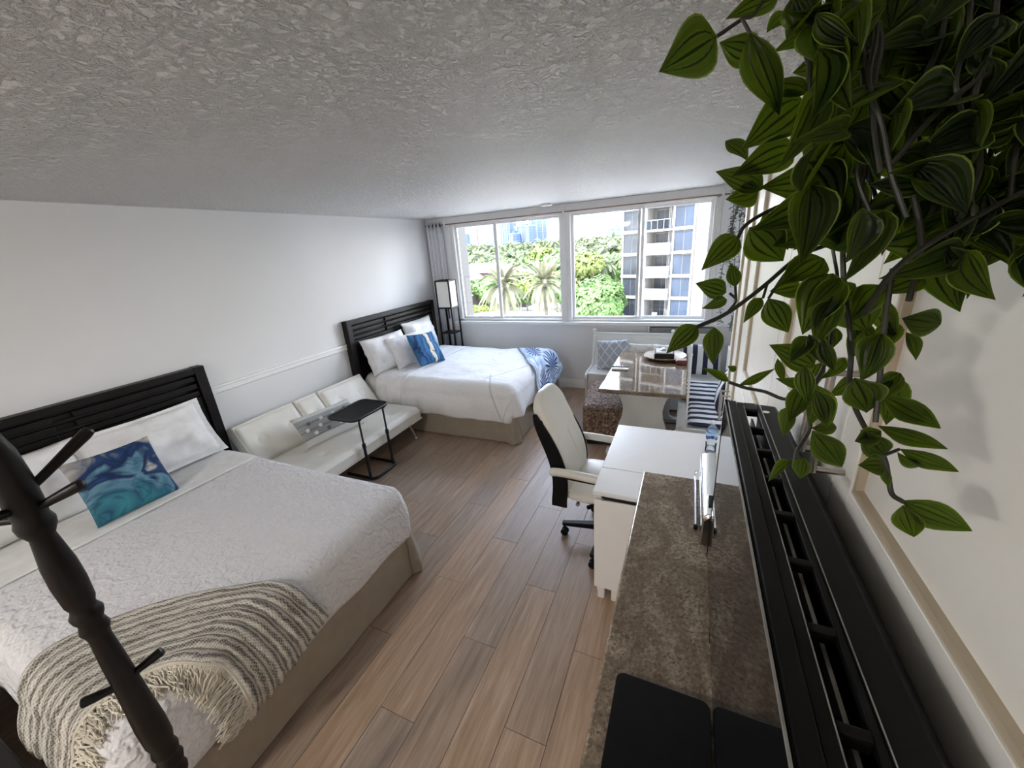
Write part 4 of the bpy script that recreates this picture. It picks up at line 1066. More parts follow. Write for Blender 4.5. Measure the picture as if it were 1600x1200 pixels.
# raised arched moulding on the back board
def on_back(x, z): return (x, 5.10 + (z - .44) / .405 * .11 - .002, z)
MB().tube(smooth_path([on_back(-.62, .72), on_back(-.60, .755), on_back(-.54, .765), on_back(-.48, .79), on_back(-.34, .80), on_back(-.20, .79), on_back(-.14, .765), on_back(-.08, .755), on_back(-.06, .72)], 4), .006, 6).build('arched_moulding', W['benchwhite'], bk, world=True)
MB().tube([on_back(-1.05, .74), on_back(-1.05, .52), on_back(.3, .52), on_back(.3, .74)], .005, 6).build('panel_moulding', W['benchwhite'], bk, world=True)
for xx in (-1.14, -.155):
    MB().box(xx - .020, xx + .020, 5.185, 5.255, .46 if xx > -1 else .80, .87).build('back_post', W['benchwhite'], bn, bevel=.006, world=True)
    MB().lathe([(.016, .868), (.024, .876), (.026, .892), (.020, .905), (.006, .912)], 14, (xx, 5.22, 0)).build('finial', W['benchwhite'], bn, world=True)
# return along the right wall
sb_ = thing('storage_bench', 'white storage bench return with chamfered end beside the dining table', 'bench', (.18, 4.0, 0))
poly = [(-.05, 0), (.43, 0), (.43, .452), (-.0, .452), (-.05, .405)]
MB().prism(poly, 3.34, 3.37, axis='y').build('end_panel', W['benchwhite'], sb_, bevel=.004, world=True)
MB().box(-.03, .43, 3.36, 4.68, .405, .448).build('seat_lid', W['benchwhite'], sb_, bevel=.006, world=True)
MB().box(-.02, .0, 3.37, 4.68, .02, .405).build('front_panel', W['benchwhite'], sb_, bevel=.004, world=True)
MB().box(-.035, .43, 3.330, 3.342, .385, .405).build('end_moulding', W['benchwhite'], sb_, bevel=.004, world=True)
MB().box(.42, .445, 3.34, 4.68, .44, .86).build('backrest', W['benchwhite'], sb_, bevel=.004, world=True)
pp = MB().box(.038, .056, 3.335, 3.375, .455, 1.10)
pp.lathe([(.010, 1.098), (.013, 1.106), (.011, 1.116), (.004, 1.122)], 10, (.047, 3.355, 0))
pp.build('end_post', W['white'], sb_, bevel=.004, world=True, label='thin upright white post at the bench end')
MB().box(.36, .43, 3.20 + .15, 3.40, .0, .40).build('leg', W['benchwhite'], sb_, world=True)

def pad(name, label, x0, x1, y0, y1, z, t, mat, seed):
    n = 26
    def fn(sg):
        def g(u, v):
            x = u * 2 - 1; y = v * 2 - 1
            th = (max(0, 1 - abs(x) ** 5) * max(0, 1 - abs(y) ** 5)) ** .4
            return (x0 + (x1 - x0) * u, y0 + (y1 - y0) * v, z + t / 2 + sg * t / 2 * th + .004 * nz(x * 3, y * 3, seed) * th)
        return g
    o = MB().grid(fn(1), n, n).grid(fn(-1), n, n).build(name, mat, None, weld=True, angle=80)
    return tag(o, label, 'seat pad')
pad('seat_pad', 'navy and white striped seat pad on the near end of the storage bench', .062, .40, 3.385, 3.93, .449, .05, W['stripe_h'], 1)
pad('seat_pad', 'navy and white striped seat pad at the corner of the storage bench', .0, .40, 3.95, 4.55, .449, .05, W['stripe_h'], 2)
cushion('throw_cushion', 'navy and white striped cushion upright in the bench corner', 'cushion', .40, .37, .13, W['stripe_v'], (.17, 4.84, .452), 0, -16, 21, wr=.006)
cushion('throw_cushion', 'navy and white striped cushion leaning at the right end of the storage bench', 'cushion', .44, .38, .14, W['stripe_v'], (.32, 3.86, .502), 84, 17, 22, wr=.006)
cushion('throw_cushion', 'pale blue lattice patterned cushion at the left end of the bench', 'cushion', .40, .38, .13, W['lattice'], (-.84, 4.90, .447), 0, -14, 23, roll=-4, wr=.008)
cushion('throw_cushion', 'plain cream cushion next to the lattice cushion on the bench', 'cushion', .36, .34, .13, W['beige'], (-.50, 4.93, .447), -3, -16, 24, wr=.02)
cushion('throw_cushion', 'cream cushion behind the round tray, between the plain and striped cushions', 'cushion', .36, .34, .13, W['sheet'], (-.20, 4.92, .447), 4, -16, 25, wr=.02)

ot = thing('ottoman_bench', 'brown woven ottoman bench tucked beside the dining table', 'ottoman', (-.735, 4.14, 0), R(8))
def f_ot(u, v):
    a = 2 * math.pi * u; c, s = math.cos(a), math.sin(a)
    pr_ = [(.90, .05), (.98, .08), (1.0, .16), (1.0, .30), (.985, .36), (.93, .405), (.80, .432), (.4, .445), (0, .447)]
    k = v * (len(pr_) - 1); i = min(int(k), len(pr_) - 2); f_ = k - i
    rr = pr_[i][0] + (pr_[i + 1][0] - pr_[i][0]) * f_; z = pr_[i][1] + (pr_[i + 1][1] - pr_[i][1]) * f_
    return (.275 * rr * math.copysign(abs(c) ** .35, c), .47 * rr * math.copysign(abs(s) ** .3, s), z)
MB().grid(f_ot, 72, 24).build('woven_body', W['woven'], ot, weld=True, angle=80)
MB().box(-.22, .22, -.44, .44, .0, .06).build('plinth', W['espresso'], ot, bevel=.006)

cs_ = thing('dark_corner_filler', 'made-up dark box standing in for the deep shade at the bottom left beside the near bed', 'chest', (-2.7, -.32, 0))  # added dark box, stands in for the shaded floor beside the bed
MB().box(-3.3, -1.86, -.66, .03, .04, .40).build('body', W['espresso'], cs_, bevel=.008, world=True)
MB().box(-3.32, -1.84, -.68, .05, .405, .435).build('lid', W['espresso'], cs_, bevel=.006, world=True)
for x_ in (-3.24, -1.92):
    for y_ in (-.60, -.03): MB().box(x_ - .03, x_ + .03, y_ - .03, y_ + .03, 0, .05).build('foot', W['espresso'], cs_, world=True)

# things on the dining table
TT = .7622
ty = thing('serving_tray', 'round brown wooden tray on the far end of the stone table', 'tray', (-.20, 4.44, TT))
MB().lathe([(.001, 0), (.15, 0), (.185, .012), (.215, .030), (.222, .034), (.217, .038), (.185, .022), (.15, .012), (.001, .012)], 40).build('tray_body', plain('tray_wood', (.13, .055, .030), .35, grain=.3, gscale=20), ty)
MB().lathe([(.150, .0125), (.186, .0232), (.214, .0372), (.214, .0378), (.186, .0240), (.150, .0130)], 40).build('pale_inlay', plain('pale_wood', (.52, .40, .27), .45, grain=.15, gscale=20), ty)
nb = thing('napkin_box', 'dark square napkin box with white napkins standing on the tray', 'box', (-.21, 4.45, TT + .0125), R(4))
m = MB().box(-.10, .10, -.10, .10, 0, .008).box(-.10, .10, -.10, -.09, 0, .055).box(-.10, .10, .09, .10, 0, .055).box(-.10, -.09, -.09, .09, 0, .055).box(.09, .10, -.09, .09, 0, .055)
m.build('holder', W['espresso'], nb, bevel=.002)
for k in range(3):
    MB().box(-.085, .085, -.085, .085, .009 + k * .021, .028 + k * .021).build('napkin_stack', W['whitefab'], nb, bevel=.006)
MB().lathe([(.030, 0), (.034, .010), (.020, .022), (.006, .028)], 16, (-.01, 0, .0715)).build('weight_knob', W['chrome'], nb)
wb = thing('wooden_trinket_box', 'small reddish wooden box at the right edge of the stone table', 'box', (-.03, 4.235, TT), R(5))
MB().box(-.055, .055, -.045, .045, 0, .045).build('body', plain('red_wood', (.13, .035, .022), .35, grain=.3, gscale=30), wb, bevel=.010, seg=3)
MB().box(-.05, .05, -.04, .04, .045, .051).build('lid', plain('pink_wood', (.36, .20, .16), .35, grain=.2, gscale=30), wb, bevel=.005)
for lab, y_, x_, mt, rz_ in (('black remote control at the left edge of the stone table', 4.00, -.61, 'blackplastic', -88), ('white remote control lying in front of the black one on the stone table', 3.93, -.60, 'white', -87)):
    rc = thing('remote_control', lab, 'remote', (x_, y_, TT), R(rz_))
    MB().prism(rrect(-.022, .022, -.085, .085, .012), 0, .018).build('body', W[mt], rc, bevel=.004)
    for i in range(3):
        for j in range(4): MB().lathe([(.0045, .018), (.0045, .0195)], 8, (-.012 + i * .012, -.05 + j * .025, 0)).build('key', W['greymetal'], rc)
# unit under the window behind the bench
ac = thing('wall_heater', 'grey metal wall unit below the window sill behind the bench', 'heater', (-.1, 5.30, .5))
MB().box(-.43, .30, 5.262, YW, .50, .925).build('casing', plain('grey_casing', (.20, .205, .21), .5), ac, bevel=.006, world=True)
for k in range(4): MB().box(-.40, .27, 5.256, 5.262, .60 + k * .07, .63 + k * .07).build('louvre', W['greymetal'], ac, world=True)
pv = MB().box(-.475, -.445, 5.285, 5.325, .0, .945).build('white_pipe_cover', W['white'], None, bevel=.006)
tag(pv, 'narrow white upright pipe cover below the window sill', 'pipe')

# ------------------------------------------------------------------ hanging artificial plant, close to the viewer
def leaf_mesh(name, mat, curl=.18, fold=.22, nseg=9, twist=0.0):
    ws = [0, .46, .82, .98, 1.0, .91, .73, .50, .26, 0]
    mb = MB(); cols = [-1, -.55, 0, .55, 1]; vs = []; uvs = {}
    for i in range(nseg + 1):
        t = i / nseg; hw = .5 * ws[round(t * 9)] * (1 if i else .06)
        for j, s in enumerate(cols):
            x = s * hw; z = fold * abs(x) - curl * t * t + .02 * math.sin(t * 9) * abs(s)
            a = twist * t; vs.append((x * math.cos(a) - z * math.sin(a), t - .12 * curl * t, x * math.sin(a) + z * math.cos(a)))
    fs = []; uv = []
    for i in range(nseg):
        for j in range(4):
            a = i * 5 + j; fs.append((a, a + 1, a + 6, a + 5))
            u0, u1 = .5 + cols[j] * .5, .5 + cols[j + 1] * .5; uv.append([(u0, i / nseg), (u1, i / nseg), (u1, (i + 1) / nseg), (u0, (i + 1) / nseg)])
    mb.add(vs, fs, uv)
    me = mb.mesh(name, mat, weld=False, angle=80); return me
LEAVES = [leaf_mesh('leaf', W['leaf'], .28, .55), leaf_mesh('leaf', W['leaf'], .45, .65, twist=.55), leaf_mesh('leaf', W['leaf'], -.22, .5, twist=-.4), leaf_mesh('leaf', W['leaf'], .12, .75, twist=.2)]
hp = thing('hanging_plant', 'dark green trailing artificial plant hanging at the upper right, close to the viewer', 'plant', (.17, .27, CEIL))
CAMP = Vector((0, 0, CAMH))
def zlim(px, py, Z, m=.268):
    r = ray(px, py)
    return min(Z, m / r.x) if r.x > .02 else Z
def PLP(px, py, Z): return PX(px, py, zlim(px, py, Z))
def place_leaf(bpx, tpx, wpx, Z, dz=0.0, kind=None, roll=0.0):
    b = PLP(*bpx, Z); t = PLP(*tpx, Z + dz)
    Zm = zlim(*bpx, Z); yv = t - b; L = yv.length; yv.normalize()
    nrm = (CAMP - (b + t) / 2).normalized(); nrm = (nrm - yv * nrm.dot(yv)).normalized()
    xv = yv.cross(nrm)
    Wd = wpx * Zm / FPX / max(.35, math.cos(roll)) * 1.06
    q = Matrix.Rotation(roll, 4, yv); nrm = (q @ nrm.to_4d()).to_3d(); xv = yv.cross(nrm)
    me = LEAVES[random.randrange(4) if kind is None else kind]
    o = bpy.data.objects.new('leaf', me); COL.objects.link(o); o.parent = hp
    o.matrix_local = Matrix.Translation(-Vector(hp.location)) @ Matrix(((xv.x * Wd, yv.x * L, nrm.x * L * .6, b.x), (xv.y * Wd, yv.y * L, nrm.y * L * .6, b.y), (xv.z * Wd, yv.z * L, nrm.z * L * .6, b.z), (0, 0, 0, 1)))
    return o
def stem(pts, Z, r=.0022, zs=None):
    P = [PLP(p[0], p[1], (zs[i] if zs else Z)) for i, p in enumerate(pts)]
    MB().tube(smooth_path(P, 5), r, 7).build('stem', W['stem'], hp, world=True)
ZA = .44
LF = [  # base px, tip px, width px, depth, depth change, shape, roll
    ((1120, 57), (1031, 112), 78, .40, .01, 3, .2), ((1216, -4), (1139, 23), 34, .42, 0, 0, .3), ((1172, 50), (1222, 187), 44, .40, .02, 1, .3),
    ((1184, 92), (1124, 63), 42, .43, 0, 0, .2), ((1256, 157), (1166, 226), 66, .44, 0, 0, .1), ((1242, 232), (1150, 269), 50, .45, 0, 0, .2),
    ((1168, 252), (1128, 210), 18, .50, .02, 1, .5), ((1192, 296), (1120, 264), 36, .47, 0, 0, .3), ((1185, 300), (1135, 312), 36, .48, 0, 3, .1),
    ((1312, 307), (1181, 355), 60, .43, 0, 0, .1), ((1154, 370), (1098, 419), 38, .46, 0, 0, .1), ((1171, 355), (1228, 412), 58, .46, 0, 0, .0),
    ((1260, 366), (1208, 384), 36, .45, 0, 3, .3), ((1327, 322), (1251, 386), 34, .42, 0, 1, .2), ((1240, -8), (1270, 62), 48, .42, 0, 1, .2),
    ((1230, 20), (1197, 58), 26, .45, 0, 2, .2), ((1262, 146), (1189, 128), 22, .43, 0, 1, .4), ((1266, 55), (1212, 77), 22, .44, 0, 0, .3),
    ((1135, 457), (1088, 442), 30, .45, 0, 0, .1), ((1149, 449), (1142, 409), 20, .45, 0, 0, .1), ((1136, 468), (1099, 482), 16, .45, 0, 1, .3),
    ((1090, 509), (1041, 551), 31, .44, 0, 0, .1), ((1116, 511), (1118, 569), 29, .44, 0, 2, .1), ((1190, 465), (1162, 503), 19, .45, 0, 0, .1),
    ((1200, 466), (1233, 524), 38, .44, 0, 0, .1), ((1250, 446), (1204, 455), 34, .45, 0, 3, .2), ((1302, 427), (1253, 520), 62, .42, 0, 0, .1),
    ((1288, 404), (1220, 452), 48, .44, 0, 2, .1), ((1272, 573), (1206, 538), 40, .42, 0, 0, .2), ((1260, 604), (1216, 592), 16, .43, 0, 1, .4),
    ((1263, 600), (1239, 662), 34, .41, 0, 2, .2), ((1238, 634), (1222, 683), 20, .42, 0, 1, .5), ((1267, 669), (1320, 664), 20, .41, 0, 1, .3),
    ((1269, 672), (1319, 733), 40, .40, 0, 3, .1), ((1256, 715), (1250, 749), 24, .40, 0, 3, .2), ((1238, 720), (1197, 748), 10, .40, 0, 1, .7),
    ((1371, 665), (1469, 693), 27, .40, 0, 2, .2), ((1376, 616), (1462, 660), 36, .40, 0, 2, .1), ((1372, 599), (1416, 596), 12, .40, 0, 1, .6),
    ((1405, 701), (1488, 729), 27, .40, 0, 2, .2), ((1402, 706), (1447, 738), 14, .40, 0, 1, .5), ((1381, 727), (1342, 727), 31, .39, 0, 3, .2),
    ((1386, 734), (1386, 762), 13, .39, 0, 0, .3), ((1408, 782), (1508, 820), 43, .40, 0, 2, .1), ((1411, 789), (1429, 842), 35, .40, 0, 3, .2),
    ((1381, 711), (1345, 672), 36, .39, 0, 3, .1), ((1378, 520), (1350, 597), 42, .38, 0, 1, .3), ((1335, 590), (1371, 652), 52, .38, 0, 1, .2),
    ((1409, 497), (1476, 507), 42, .38, 0, 3, .2), ((1330, 470), (1355, 521), 56, .44, 0, 0, .1), ((1442, 430), (1374, 456), 42, .38, 0, 0, .2),
    ((1139, 596), (1093, 577), 14, .60, 0, 2, .3), ((1154, 602), (1205, 575), 14, .60, 0, 2, .3), ((1150, 579), (1137, 572), 10, .60, 0, 3, .2),
    ((1300, 545), (1280, 500), 34, .44, 0, 0, .1), ((1250, 560), (1290, 535), 24, .44, 0, 2, .3), ((1215, 560), (1225, 600), 12, .48, 0, 3, .1),
    ((1335, 690), (1380, 672), 26, .39, 0, 3, .2), ((1305, 470), (1345, 440), 30, .43, 0, 0, .3), ((1195, 330), (1235, 395), 30, .47, 0, 1, .4),
]
for a in LF: place_leaf(*a)
stem([(1335, 340), (1300, 378), (1250, 400), (1190, 450), (1135, 490), (1089, 511)], .45, .0024)
stem([(1260, 305), (1200, 330), (1165, 352), (1153, 372)], .46, .0022)
stem([(1215, -40), (1180, 20), (1160, 30), (1120, 57)], .42, .0020); stem([(1160, 30), (1172, 52)], .41, .0018)
stem([(1270, -60), (1268, 60), (1266, 150), (1290, 230), (1315, 300), (1318, 430), (1330, 540), (1328, 610), (1350, 665), (1380, 712), (1388, 745), (1394, 772), (1411, 784)], .42, .0026)
stem([(1330, 520), (1312, 470), (1292, 560), (1265, 620), (1266, 668), (1245, 705), (1240, 730)], .42, .0020)
stem([(1395, 420), (1381, 520), (1374, 600), (1368, 660)], .38, .0024)
stem([(1265, 610), (1230, 624), (1195, 612), (1165, 606), (1139, 597)], .60, .0026)
stem([(1135, 490), (1150, 470), (1140, 458)], .45, .0015); stem([(1150, 470), (1149, 448)], .45, .0014)
stem([(1200, 440), (1192, 466)], .45, .0015); stem([(1250, 400), (1225, 430), (1201, 466)], .45, .0016)
stem([(1380, 712), (1405, 702)], .39, .0016); stem([(1388, 745), (1381, 728)], .39, .0014); stem([(1411, 784), (1418, 790)], .40, .0014)
stem([(1640, 40), (1590, 90), (1520, 130), (1450, 190), (1390, 260)], .34, .0026); stem([(1640, 280), (1560, 320), (1470, 370), (1400, 420), (1350, 490)], .34, .0026)
stem([(1480, -60), (1470, 60), (1430, 160), (1420, 260), (1440, 380), (1420, 470)], .36, .0026); stem([(1350, -60), (1345, 80), (1360, 200), (1340, 330), (1345, 420)], .40, .0026)
stem([(1560, -60), (1550, 60), (1520, 160), (1530, 260), (1500, 340)], .34, .0026); stem([(1300, 380), (1310, 460), (1290, 540)], .45, .0018)
# upper right: the dense part of the plant
rnd = random.Random(21)
dense = 0
while dense < 212:
    px = rnd.uniform(1255, 1670); py = rnd.uniform(-70, 430)
    lim = min(395, 300 + (px - 1250) * .42)
    if py > lim: continue
    Z = rnd.uniform(.33, .47); an = rnd.gauss(2.4, 1.0); L = rnd.uniform(85, 140)
    tx, tyy = px + L * math.cos(an), py + L * abs(math.sin(an)) * .9
    if tx < 1235 and tyy < 400 and rnd.random() < .8: continue
    random.seed(dense)
    place_leaf((px, py), (tx, tyy), L * rnd.uniform(.30, .48), Z, rnd.uniform(-.02, .02), None, rnd.uniform(-1.0, 1.0)); dense += 1
for k in range(22):
    px = rnd.uniform(1250, 1420); py = rnd.uniform(420, 640)
    an = rnd.uniform(1.0, 2.6); L = rnd.uniform(45, 85)
    random.seed(500 + k)
    place_leaf((px, py), (px + L * math.cos(an), py + L * math.sin(an)), L * rnd.uniform(.35, .5), rnd.uniform(.38, .48), 0, None, rnd.uniform(-.5, .5))
for k in range(16):
    px = rnd.uniform(1270, 1620); py = rnd.uniform(-60, 120)
    P = [(px, -80)]; y_ = -80
    while y_ < 120 + rnd.uniform(60, 260):
        y_ += 70; px += rnd.uniform(-30, 25); P.append((px, y_))
    stem(P, rnd.uniform(.34, .46), .0022)
# the strands gather at a ceiling hook
MB().lathe([(.002, 0), (.022, 0), (.022, -.006), (.006, -.012), (.004, -.03)], 14).tube(smooth_path([(0, 0, -.03), (.012, 0, -.045), (.010, 0, -.065), (-.006, 0, -.07), (-.012, 0, -.058)], 4), .003, 8).build('ceiling_hook', W['steel'], hp)
for px, Zs in ((1215, .42), (1270, .42), (1350, .40), (1480, .36), (1560, .34), (1620, .33)):
    p = PLP(px, -60, Zs)
    MB().tube(smooth_path([(.17, .27, CEIL - .065), ((.17 + p.x) / 2, (.27 + p.y) / 2, CEIL - .10), p], 6), .0026, 6).build('stem', W['stem'], hp, world=True)

# small grey-green vine by the right window jamb
vn = thing('trailing_vine', 'slender grey green artificial vine hanging beside the right window jamb', 'plant', (.33, 4.6, 2.42))
mb = MB(); st = MB(); rv = random.Random(5)
for s in range(5):
    x0 = .30 + .035 * s + rv.uniform(-.02, .02); y0 = 4.6 + rv.uniform(-.08, .08); Ls = rv.uniform(.8, 1.45)
    pts = []
    for k in range(15):
        t = k / 14; pts.append(Vector((x0 + .03 * math.sin(t * 7 + s) , y0 + .03 * math.cos(t * 6 + s), 2.42 - Ls * t)))
    st.tube(pts, .0025, 5)
    for k in range(150):
        t = rv.random(); p = pts[min(13, int(t * 14))].lerp(pts[min(14, int(t * 14) + 1)], rv.random())
        a = rv.uniform(0, 6.28); d = Vector((math.cos(a), math.sin(a), rv.uniform(-.6, .3))).normalized(); L = rv.uniform(.03, .055)
        sd = d.cross(Vector((0, 0, 1))).normalized() * L * .38
        mb.add([p, p + d * L * .5 + sd, p + d * L + Vector((0, 0, -.006)), p + d * L * .5 - sd], [(0, 1, 2, 3)])
mb.build('foliage', W['greyleaf'], vn, world=True, smooth=False); st.build('stem', W['stem'], vn, world=True)
MB().lathe([(.03, 2.50), (.03, 2.49), (.008, 2.485), (.008, 2.42)], 12, (.36, 4.6, 0)).tube([(.28, 4.6, 2.425), (.46, 4.6, 2.425)], .006, 8).build('hanger', W['white'], vn, world=True)

# ------------------------------------------------------------------ outside
GZ = -14.0
g = MB().add([(-1400, 6, GZ), (900, 6, GZ), (900, 1800, GZ), (-1400, 1800, GZ)], [(0, 1, 2, 3)]).build('ground', W['ground'], smooth=False)
g['kind'] = 'structure'; g['label'] = 'pale sunlit pavement and road far below the window'
lw = MB().box(-420, 160, 112, 420, GZ, GZ + .1).build('lawn', W['lawn'], smooth=False); tag(lw, 'green planted ground beneath the palm grove', 'grass', kind='stuff')
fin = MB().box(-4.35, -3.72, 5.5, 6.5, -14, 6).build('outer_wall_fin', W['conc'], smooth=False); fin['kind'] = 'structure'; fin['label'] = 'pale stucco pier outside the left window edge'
hg = MB().box(-50.5, -40.5, 78.5, 81, GZ, GZ + 1.6)
hg = thing('hedge_strip', 'clipped lime green hedge along the road at the left window edge', 'hedge', (-52, 92, GZ))
def leaf_cloud(rx, ry, rz, n, size, seed, zc=0, top=True):
    r_ = random.Random(seed); mb = MB()
    for k in range(n):
        while True:
            p = Vector((r_.uniform(-1, 1), r_.uniform(-1, 1), r_.uniform(-1, 1)))
            if .45 < p.length < 1: break
        bumpy = .82 + .25 * nz(p.x * 2.5 + seed, p.y * 2.5, p.z * 2.5)
        p = p.normalized() * (p.length ** .4) * bumpy
        c = Vector((p.x * rx, p.y * ry, p.z * rz + zc))
        nrm = (p.normalized() + Vector((r_.uniform(-.7, .7), r_.uniform(-.7, .7), r_.uniform(-.3, .9)))).normalized()
        u = nrm.orthogonal().normalized(); w_ = nrm.cross(u); a = r_.uniform(0, 6.28); s = size * r_.uniform(.6, 1.3)
        d1 = (u * math.cos(a) + w_ * math.sin(a)) * s; d2 = (w_ * math.cos(a) - u * math.sin(a)) * s * .55
        mb.add([c - d1, c + d2, c + d1, c - d2], [(0, 1, 2, 3)])
    return mb
leaf_cloud(8.5, 1.6, 1.3, 1500, .35, 77, 1.2).build('foliage', W['lime'], hg, smooth=False)
MB().box(-8, 8, -.8, .8, 0, .7).build('stems', W['trunk'], hg, smooth=False)

def frond_mesh(L, droop, nl, lw_, ll, mat, rise=.35):
    """a feather frond along +x: rachis with leaflets on both sides"""
    mb = MB(); pts = []
    for k in range(11):
        t = k / 10; pts.append(Vector((L * (t - .18 * droop * t * t), 0, L * (rise * t - droop * t * t))))
    mb.tube(pts, [.05 * (1 - .8 * k / 10) for k in range(11)], 4)
    for k in range(nl):
        t = .14 + .86 * (k + .5) / nl; i = min(9, int(t * 10)); p = pts[i].lerp(pts[i + 1], t * 10 - i)
        ax = (pts[i + 1] - pts[i]).normalized(); up_ = Vector((0, 1, 0)).cross(ax) * -1
        le = ll * (math.sin(math.pi * (.12 + .8 * t)) ** .7)
        for sgn in (-1, 1):
            d = (ax * .75 + Vector((0, sgn * .85, 0)) + Vector((0, 0, -.12 - .25 * t))).normalized()
            sd = ax.cross(d).cross(d).normalized() * lw_
            mb.add([p - sd, p + d * le * .6 - sd * .7 + Vector((0, 0, .04)), p + d * le, p + sd], [(0, 1, 2, 3)])
    return mb
# two date palms with every frond a piece of its own
FD = [frond_mesh(4.4, dr, 22, .10, .75, None, ri).mesh('frond', W['datepalm'], smooth=False) for dr, ri in ((.35, .55), (.62, .50), (.95, .35), (1.15, .05))]
def date_palm(label, px, py, Y, seed, nf=64, sc_=1.0):
    c = PY(px, py, Y); rr = random.Random(seed)
    t = thing('date_palm', label, 'palm tree', (c.x, c.y, GZ))
    h = c.z - GZ
    MB().tube(smooth_path([(0, 0, 0), (.1, 0, h * .4), (0, .1, h * .8), (0, 0, h)], 6), [.38] * 6 + [.30] * 6 + [.27] * 6 + [.42], 12).lathe([(.35, h - .9), (.62, h - .5), (.66, h - .1), (.4, h + .3), (.1, h + .5)], 14).build('trunk', W['trunk'], t)
    for k in range(nf):
        lay = k / nf
        me = FD[min(3, int(lay * 4.2))]
        el = 62 - 95 * lay + rr.uniform(-8, 8)
        inst('frond', me, t, (0, 0, h + .2 - .5 * lay), (rr.uniform(-.25, .25), -R(el) * .72, k * 2.39996 + rr.uniform(-.2, .2)), (sc_ * rr.uniform(.85, 1.1),) * 3)
    return t
date_palm('full feathery date palm behind the left window mullion', 786, 447, 62, 1, 72, 1.12)
date_palm('date palm with a slim bare trunk in the second window pane', 851, 443, 60, 2, 60, 1.0)
# coconut palms: one crown per kind, copied one by one
CR = []
for kind in range(4):
    mb = MB(); rr = random.Random(100 + kind)
    base = [frond_mesh(3.4, .55 + .15 * kind, 9, .17, .95, None, .4), frond_mesh(3.4, .95, 9, .17, .95, None, .25)]
    for k in range(17):
        src = base[k % 2]; an = k * 2.39996; el = rr.uniform(-25, 45)
        M4 = Matrix.Translation((0, 0, 0)) @ Matrix.Rotation(an, 4, 'Z') @ Matrix.Rotation(-R(el), 4, 'Y')
        mb.add([M4 @ Vector(p) for p in src.v], src.f)
    CR.append(mb.mesh('crown', W['palmgreen'], smooth=False))
TRK = MB().tube([(0, 0, 0), (.12, 0, .35), (.05, 0, .7), (0, 0, 1)], [.2, .16, .14, .13], 8).mesh('trunk', W['trunk'])
rp = random.Random(3)
def coco(px, py, Y, sz, label, group):
    c = PY(px, py, Y)
    t = thing('coconut_palm', label, 'palm tree', (c.x, c.y, GZ), rp.uniform(0, 6.28), group)
    inst('trunk', TRK, t, (0, 0, 0), (0, 0, 0), (1.2, 1.2, c.z - GZ))
    inst('crown', CR[rp.randrange(4)], t, (0, 0, c.z - GZ), (rp.uniform(-.15, .15), rp.uniform(-.15, .15), 0), (sz,) * 3)
def hz(px): return 385.7 - (px - 800) * .0755
for band, (Y0, Y1, dy0, dy1, n, sz) in enumerate(((230, 300, -6, 6, 80, 1.7), (150, 210, 10, 26, 66, 1.45), (110, 140, 26, 46, 40, 1.3))):
    lab = ['feathery palm in the far tree line below the skyline', 'green palm in the middle of the palm grove', 'tall loose palm at the front of the palm grove'][band]
    grp = ['palms of the far tree line', 'palms in the middle of the grove', 'palms at the front of the grove'][band]
    for k in range(n):
        px = 700 + 282 * (k + rp.uniform(.1, .9)) / n
        coco(px, hz(px) + rp.uniform(dy0, dy1), rp.uniform(Y0, Y1), sz * rp.uniform(.85, 1.2), lab, grp)
def tree(name, label, px, py, Y, r_, h_, n, size, mat, seed, group=None):
    c = PY(px, py, Y); t = thing(name, label, 'tree', (c.x, c.y, GZ), 0, group); zc = c.z - GZ
    leaf_cloud(r_, r_, h_, n, size, seed, zc).build('crown', mat, t, smooth=False)
    MB().tube([(0, 0, 0), (.1, .05, zc * .5), (0, 0, zc)], [.35, .25, .15], 8).build('trunk', W['trunk'], t)
tree('round_tree', 'big round bright green tree at the bottom of the third window pane', 936, 474, 56, 4.4, 4.4, 5200, .34, W['tree'], 11)
TC = leaf_cloud(3.2, 3.2, 2.8, 900, .45, 12).mesh('crown', W['lime'], smooth=False); TD = leaf_cloud(3.4, 3.4, 2.7, 900, .5, 14).mesh('crown', W['tree'], smooth=False)
def bush(px, py, Y, s, lime, label, group):
    c = PY(px, py, Y); t = thing('bushy_tree', label, 'tree', (c.x, c.y, GZ), rp.uniform(0, 6), group)
    inst('crown', TC if lime else TD, t, (0, 0, c.z - GZ), (0, 0, 0), (s,) * 3); inst('trunk', TRK, t, (0, 0, 0), (0, 0, 0), (1, 1, max(.5, c.z - GZ)))
for k in range(70):
    px = 704 + 276 * (k + rp.uniform(.2, .8)) / 70; Y = rp.uniform(115, 210)
    bush(px, hz(px) + rp.uniform(24, 40) * 150 / Y + rp.uniform(0, 12), Y, rp.uniform(1.2, 2.0), False, 'dark green bushy tree between the palms of the grove', 'bushy trees in the grove')
for (px, py, Y, s, lab) in ((748, 437, 105, 1.5, 'lime green bush in the left window pane below the red roofs'), (846, 405, 130, 1.7, 'lime yellow tree near the top of the second pane above the date palm'), (905, 415, 110, 1.5, 'lime green small tree at the left of the third window pane'), (926, 412, 112, 1.2, 'smaller lime green tree right of its twin in the third pane'), (722, 446, 100, 1.3, 'lime green shrub at the lower left window corner')):
    bush(px, py, Y, s, True, lab, None)
for k in range(20):
    px = 702 + 190 * (k + rp.uniform(.2, .8)) / 20
    bush(px, hz(px) + rp.uniform(58, 74), rp.uniform(92, 98), rp.uniform(.9, 1.4), k % 3 != 0, 'rounded shrub along the near edge of the grove behind the date palms', 'shrubs along the grove edge')
